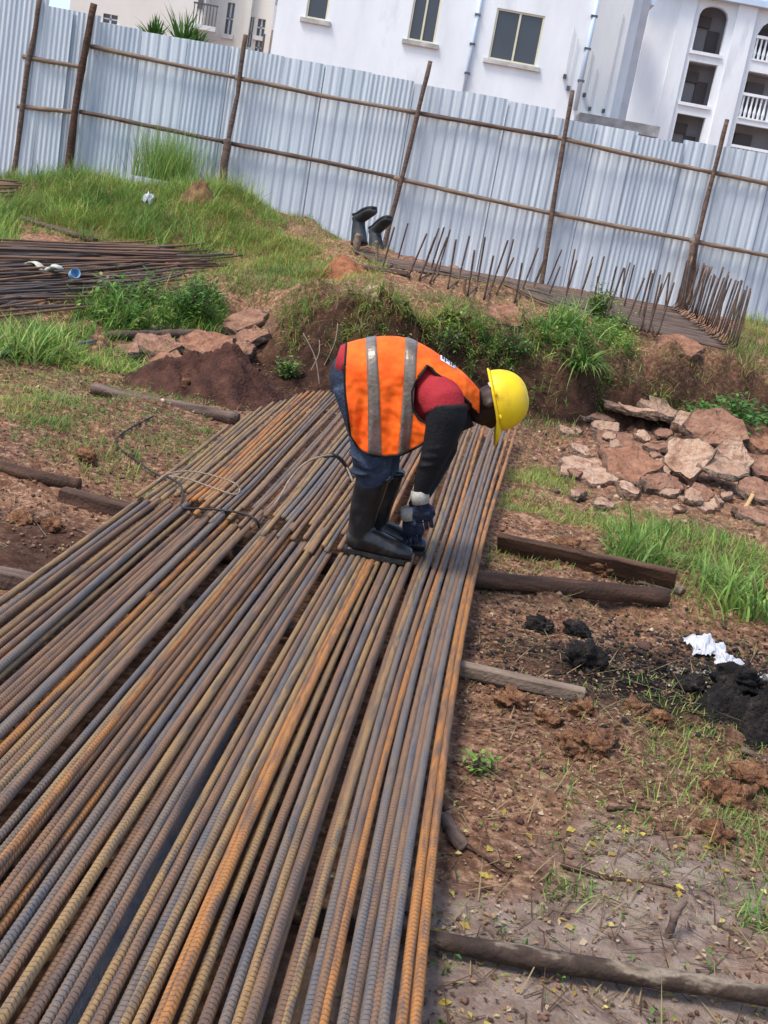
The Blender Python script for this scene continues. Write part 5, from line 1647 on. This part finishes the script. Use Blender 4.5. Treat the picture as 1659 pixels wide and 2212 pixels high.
g = Veg()
grass_on(g, not_on_bars(poly_pts([(1090, 1005), (1200, 1015), (1250, 1060), (1380, 1085), (1450, 1130), (1420, 1180), (1280, 1150), (1180, 1120), (1075, 1100)], 2600, 26000)), .09, .005, GREENS, .2, (.1, .9), (.3, 1.2))
grass_on(g, not_on_bars(poly_pts([(1040, 1190), (1150, 1205), (1260, 1235), (1180, 1245), (1035, 1240)], 900, 2500)), .06, .006, GREENS, .35)
grass_on(g, poly_pts([(1290, 1120), (1450, 1130), (1560, 1150), (1700, 1240), (1700, 1340), (1560, 1330), (1470, 1320), (1420, 1270), (1300, 1230)], 1900, 26000), .15, .006, GREENS, .15, (.1, .9), (.3, 1.3))
grass_on(g, poly_pts([(1300, 1140), (1420, 1130), (1440, 1250), (1310, 1225)], 600, 2000), .24, .007, GREENS, .08, (.05, .7), (.3, 1.4))
grass_on(g, poly_pts([(1480, 1180), (1600, 1200), (1600, 1320), (1480, 1300)], 450, 2000), .22, .007, GREENS, .08, (.05, .7), (.3, 1.4))
grass_on(g, not_on_bars(poly_pts([(1130, 905), (1250, 900), (1240, 1000), (1110, 1000)], 420, 2200)), .11, .007, GREENS, .45)
q = area_early(.5, 2.6, 5.4, 8.6, 9000)
q = q[rng.random(len(q)) < np.clip(.05 + 1.6 * fbm(q[:, 0] * 1.7 + 1, q[:, 1] * 1.7, 3), 0, 1)]
grass_on(g, not_on_bars(q), .08, .005, GREENS, .3, (.2, 1.0), (.3, 1.2))
stuff('pasture_grass', g, 'fresh green grass on the right between the bars, slabs and burnt patch', 'grass')

g = Veg()
low = [(960, 1520), (1250, 1540), (1450, 1620), (1700, 1660), (1700, 2250), (880, 2250), (930, 1800)]
q = area_early(.3, 2.2, 2.2, 5.4, 9000)
q = q[rng.random(len(q)) < np.clip(-.02 + 1.7 * fbm(q[:, 0] * 2.6 + 2, q[:, 1] * 2.6, 3), 0, 1)]
grass_on(g, not_on_bars(q), .055, .004, GREENS, .25, (.1, 1.1), (.3, 1.3))
grass_on(g, not_on_bars(poly_pts(low, 900, 9000)), .032, .003, GREENS, .55, (.3, 1.3))
leaves_on(g, not_on_bars(poly_pts(low, 26, 260)), .035, .018, MIX, 5, .1)
for (a, b, c, d, n, h) in [(975, 1555, 1060, 1620, 260, .06), (1060, 1515, 1130, 1560, 160, .05), (985, 1800, 1080, 1900, 220, .05), (1150, 1880, 1340, 1960, 700, .07), (1560, 1940, 1680, 2010, 500, .10), (1340, 1740, 1450, 1830, 260, .05),
                           (1280, 1900, 1420, 1950, 200, .04), (1120, 1960, 1280, 2010, 280, .045), (1480, 1760, 1700, 1880, 420, .05), (1290, 2040, 1370, 2080, 80, .05), (1240, 1730, 1320, 1790, 120, .05), (1080, 1740, 1160, 1790, 90, .045), (1340, 1590, 1480, 1680, 220, .06)]:
    q = []
    for _ in range(n):
        u, v_ = rng.normal(.5, .2, 2); q.append((lerp(a, b, u), lerp(c, d, v_)))
    W_ = np.array([atz(*p, .02)[:2] for p in q])
    grass_on(g, not_on_bars(W_), h, .004, MIX, .15, (.05, .9), (.2, 1.1))
# a few blades growing up through the bars
q = np.stack([rng.uniform(-1.0, .3, 260), rng.uniform(1.8, 5.4, 260)], 1)
q = q[(q[:, 0] > XL(q[:, 1]))]
grass_on(g, q[fbm(q[:, 0] * 3, q[:, 1] * 3, 2) > .05], .07, .004, MIX, .2, (.1, 1.1))
stuff('sparse_grass', g, 'sparse small grass tufts in the dirt at the lower right', 'grass')

def litter(name, pts, size, cols, label, cat, thick=False):
    n = len(pts)
    z = ground_h(pts[:, 0], pts[:, 1]) + .006
    p = np.stack([pts[:, 0], pts[:, 1], z], 1)
    if not thick:
        a = rng.uniform(0, 6.283, n)
        d = np.stack([np.cos(a), np.sin(a), rng.normal(0, .25, n)], 1); s = np.stack([-np.sin(a), np.cos(a), rng.normal(0, .25, n)], 1)
        L = (size * rng.uniform(.5, 1.3, n))[:, None]; wd = rng.uniform(.2, .4, (n, 1))
        quad = np.stack([p - d * L * .5, p + s * L * wd + [0, 0, .004], p + d * L * .5, p - s * L * wd + [0, 0, .002]], 1)
        v = quad.reshape(-1, 3); f = (np.arange(n)[:, None, None] * 4 + np.array([(0, 1, 2), (0, 2, 3)])[None]).reshape(-1, 3)
        k = 4
    else:
        base = np.array([(1, 0, 0), (-1, 0, 0), (0, 1, 0), (0, -1, 0), (0, 0, 1), (0, 0, -1), (.6, .6, .5), (-.6, .5, .5), (.5, -.7, .45)])
        tri = np.array([(0, 2, 6), (2, 4, 6), (4, 0, 6), (2, 1, 7), (1, 4, 7), (4, 2, 7), (1, 3, 4), (3, 0, 8), (0, 4, 8), (4, 3, 8), (2, 0, 5), (1, 2, 5), (3, 1, 5), (0, 3, 5)])
        S = (size * np.minimum(rng.lognormal(-.5, .45, n), 1.6))[:, None, None]
        v = p[:, None] + base[None] * S * rng.uniform(.5, 1.2, (n, 9, 3)) * np.array([1, 1, .75])
        v = v.reshape(-1, 3); f = (np.arange(n)[:, None, None] * 9 + tri[None]).reshape(-1, 3); k = 9
    pal = np.array([lin(c)[:3] for c in cols])
    c = pal[rng.integers(0, len(pal), n)] * rng.uniform(.8, 1.2, (n, 1))
    o = mesh_obj(name, v, f, M['leaf'] if not thick else M['crumb'], cols=np.repeat(c, k, 0))
    return tag(o, label, cat, kind='stuff')
mcr = bpy.data.materials.new('crumb'); mcr.use_nodes = True
at = mcr.node_tree.nodes.new('ShaderNodeAttribute'); at.attribute_name = 'Col'
mcr.node_tree.links.new(at.outputs['Color'], mcr.node_tree.nodes['Principled BSDF'].inputs['Base Color'])
mcr.node_tree.nodes['Principled BSDF'].inputs['Roughness'].default_value = .95
M['crumb'] = mcr
SOILC = [(112, 78, 60), (92, 64, 52), (130, 96, 74), (146, 116, 92), (80, 57, 47), (122, 84, 60)]
def area(x0, x1, y0, y1, n): return np.stack([rng.uniform(x0, x1, n), rng.uniform(y0, y1, n)], 1)
litter('soil_crumbs', np.vstack([not_on_bars(area(.2, 2.6, 3.3, 7.5, 7000)), area(-3, -.9, 5, 10, 6000), not_on_bars(area(.2, 1.6, 2, 3.4, 350)), area(-2.5, 4, 10.5, 13, 4500), area(-1.4, .4, 1.8, 5.6, 500)]), .010, SOILC, 'small loose crumbs of soil and stone scattered on the ground', 'soil crumbs', True)
litter('rubble', np.vstack([area(1.1, 3.2, 7.9, 11.2, 300), area(-2.6, -1.2, 8.5, 11.8, 160), area(.4, 2.2, 4.3, 7.0, 40)]), .03, SOILC + [(190, 164, 138), (160, 140, 122)], 'small broken stones scattered round the slab piles', 'rubble', True)
q = np.stack([rng.normal(1.5, .42, 2600), rng.normal(5.1, .34, 2600)], 1)
litter('charcoal_bits', not_on_bars(q), .013, [(22, 19, 18), (34, 29, 27), (46, 40, 37), (28, 24, 24)], 'black charcoal bits strewn over the burnt patch', 'charcoal', True)
q = np.stack([rng.normal(1.62, .16, 700), rng.normal(4.85, .13, 700)], 1)
litter('ash_flakes', q, .010, [(120, 116, 114), (160, 156, 154), (92, 88, 86)], 'grey ash flakes in the burnt patch', 'ash', True)
litter('yellow_leaves', not_on_bars(area(.15, 1.6, 1.9, 3.5, 190)), .03, [(206, 186, 92), (190, 164, 70), (214, 200, 128), (176, 150, 70)], 'fallen yellow leaves scattered on the sandy ground at lower right', 'leaves')
litter('dead_leaves', np.vstack([not_on_bars(area(.15, 2.6, 1.9, 5.8, 6500)), not_on_bars(area(-3, 2.6, 5.5, 10, 4500)), area(-1.4, .3, 1.7, 5.5, 420)]), .018, [(150, 120, 84), (122, 92, 66), (176, 148, 108), (98, 76, 58), (190, 170, 140)], 'dry brown leaf bits scattered over the dirt', 'leaves')
litter('bar_leaves', np.stack([rng.uniform(-.9, .5, 60), rng.uniform(2, 8, 60)], 1), .02, [(190, 180, 110), (150, 150, 80), (200, 190, 160)], 'tiny leaf bits among the bars', 'leaves')
# straw and thin roots on the ground
q = np.vstack([not_on_bars(area(.2, 2.4, 2.0, 6.0, 2600)), area(-2.6, -1.1, 5, 9, 900), area(-1.5, 3.5, 10.4, 13.5, 2400)])
n = len(q)
b = np.stack([q[:, 0], q[:, 1], ground_h(q[:, 0], q[:, 1]) + .006], 1)
v, f, c = blades_mesh(b, rng.uniform(0, 6.283, n), rng.uniform(1.2, 1.55, n), rng.uniform(.05, .2, n), np.full(n, .004), rng.uniform(-.1, .25, n), np.array([lin(k)[:3] for k in [(120, 96, 72), (90, 70, 54), (160, 140, 104)]])[rng.integers(0, 3, n)])
tag(mesh_obj('straw', v, f, M['leaf'], cols=c), 'thin dry stalks and roots strewn on the bare soil', 'straw', kind='stuff')

# single plants that stand out
def tuft(px, py, n, h, wd, pal, label, dry=.05, spread=.08, tilt=(.02, .6), curl=(.3, 1.3), name='grass_clump', group=None):
    p = hit(px, py)
    e = empty(name, p); tag(e, label, 'plant', group)
    base = np.stack([rng.normal(0, spread, n), rng.normal(0, spread, n), np.full(n, -.02)], 1)
    hh = h * rng.uniform(.5, 1.1, n)
    v, f, c = blades_mesh(base, rng.uniform(0, 6.283, n), rng.uniform(*tilt, n), hh, wd * rng.uniform(.7, 1.2, n), rng.uniform(*curl, n), pick(pal, n, dry), 5)
    tag(mesh_obj('blades', v, f, M['leaf'], e, cols=c), kind='stuff')
    return e
tuft(358, 388, 800, 1.05, .010, GREENS, 'tall feathery grass tuft rising against the fence on the mound', .05, .28, (.02, .4), (.1, .6))
tuft(1215, 720, 150, .55, .018, GREENS, 'upright broad-bladed grass clump on the bank before the mat', .03, .10, (.02, .5))
tuft(1255, 790, 130, .62, .020, MIX, 'arching long-leaved grass clump drooping down the bank face', .03, .06, (.3, 1.0), (.8, 1.8))
tuft(1375, 1215, 120, .42, .014, GREENS, 'tall grass clump just behind the dark board', .03, .08)
tuft(1630, 1320, 160, .30, .013, GREENS, 'dense grass clump at the right edge above the plastic bag', .05, .12)
tuft(250, 690, 140, .42, .016, GREENS, 'bright arching grass clump before the bar heap', .03, .12, (.1, .8), (.5, 1.5))
tuft(40, 770, 160, .5, .015, GREENS, 'tall grass clump at the left edge beside the pipe', .05, .14, (.1, .7))
tuft(1245, 1935, 130, .10, .005, MIX, 'small dark green grass tuft in the middle of the sandy ground', .1, .05, (.1, 1.1), name='grass_tuft')
tuft(1650, 1995, 120, .13, .006, MIX, 'small grass tuft at the right edge above the mottled pole', .1, .05, (.05, .9), name='grass_tuft')
tuft(1328, 2075, 30, .07, .005, MIX, 'tiny weed growing against the mottled pole', .1, .015, (.3, 1.1), name='weed')
tuft(1560, 1275, 90, .3, .012, GREENS, 'thin grass clump between the board and the right edge', .05, .07)

def bush(px, py, n, rad, h, size, pal, label, name='leafy_bush', per=9):
    p = hit(px, py); e = empty(name, p); tag(e, label, 'plant')
    g = Veg(); V = []; C = []
    th = rng.uniform(0, 6.283, n); rr = rad * np.sqrt(rng.random(n)); ht = h * rng.uniform(.5, 1.1, n) * (1 - .4 * (rr / rad) ** 2)
    tip = np.stack([np.cos(th) * rr, np.sin(th) * rr, ht], 1)
    col = pick(pal, n, .03)
    for k in range(per):
        t = (.25 + .75 * (k + rng.random(n)) / per)[:, None]
        leaf_quads(tip * t + rng.normal(0, .02, (n, 3)), size * rng.uniform(.6, 1.2, n), col * rng.uniform(.75, 1.2, (n, 1)), V, C)
    v = np.vstack(V); c = np.vstack(C); m = len(v) // 4
    tag(mesh_obj('leaves', v, (np.arange(m)[:, None, None] * 4 + np.array([(0, 1, 2), (0, 2, 3)])[None]).reshape(-1, 3), M['leaf'], e, cols=c), kind='stuff')
    k = min(n, 30)
    mb = MB()
    for q in tip[:k]: mb.loft([(0, 0, -.03), tuple(q * .5 + np.array([0, 0, .02])), tuple(q)], [.007, .005, .002], 5)
    mb.build('stems', M['wood_weathered'], e)
    return e
bush(405, 700, 110, .30, .50, .05, DEEP, 'bushy fern-like shrub between the bar heap and the hollow', per=12)
bush(1590, 945, 170, .55, .42, .075, DEEP, 'dark leafy shrub growing behind the slabs at the right', per=11)
bush(1500, 915, 60, .3, .25, .06, MIX, 'low leafy weed at the foot of the bank behind the slabs', 'leafy_weed')
bush(1290, 690, 60, .2, .4, .06, MIX, 'upright leafy weed standing before the terrace mat', 'leafy_weed')
bush(1030, 1668, 16, .055, .06, .035, GREENS, 'small bright green rosette weed right of the bars', 'rosette_weed', 5)
bush(620, 815, 40, .14, .2, .05, MIX, 'small green weed at the foot of the hollow by the far bars', 'leafy_weed')
bush(960, 760, 34, .22, .32, .045, MIX, 'leafy weed on the bank above the bent back of the worker', 'leafy_weed')
bush(1110, 770, 34, .22, .3, .045, DEEP, 'leafy weed on the bank above the hard hat', 'leafy_weed')
# bare stems in the hollow
for i, (x0, y0, x1, y1) in enumerate([(690, 830, 655, 720), (672, 800, 690, 735), (625, 800, 672, 770), (700, 790, 730, 700)]):
    a = hit(x0, y0); t = aty(x1, y1, a[1] + .1)
    wire('bare_stem', [a, lerp(a, t, .5) + np.array([.03, 0, .02]), t], .005, M['wire_pale'], None, None)
    o = bpy.context.scene.objects[-1] if False else None
stem_labels = ['bare pale stem leaning left in the hollow behind the worker', 'bare pale stem standing upright in the hollow', 'bare pale stem lying low in the hollow', 'bare pale stem nearest the back of the worker']
for o, lab in zip([o for o in COL.objects if o.name.startswith('bare_stem')], stem_labels): tag(o, lab, 'stem', 'bare stems in the hollow')

# ------------------------------------------------------------------ move group origins to the base of each thing
def rebase(root, base):
    base = Vector(base)
    for c in root.children: c.location = Vector(c.location) - base
    root.location = base
rebase(bw, (3, YW, .8)); rebase(bs, (9, YS, .8)); rebase(br, (17, YR, .8)); rebase(bc, (-8, YC, .8)); rebase(fence, (0, YF, .8)); rebase(worker, tuple(base0))
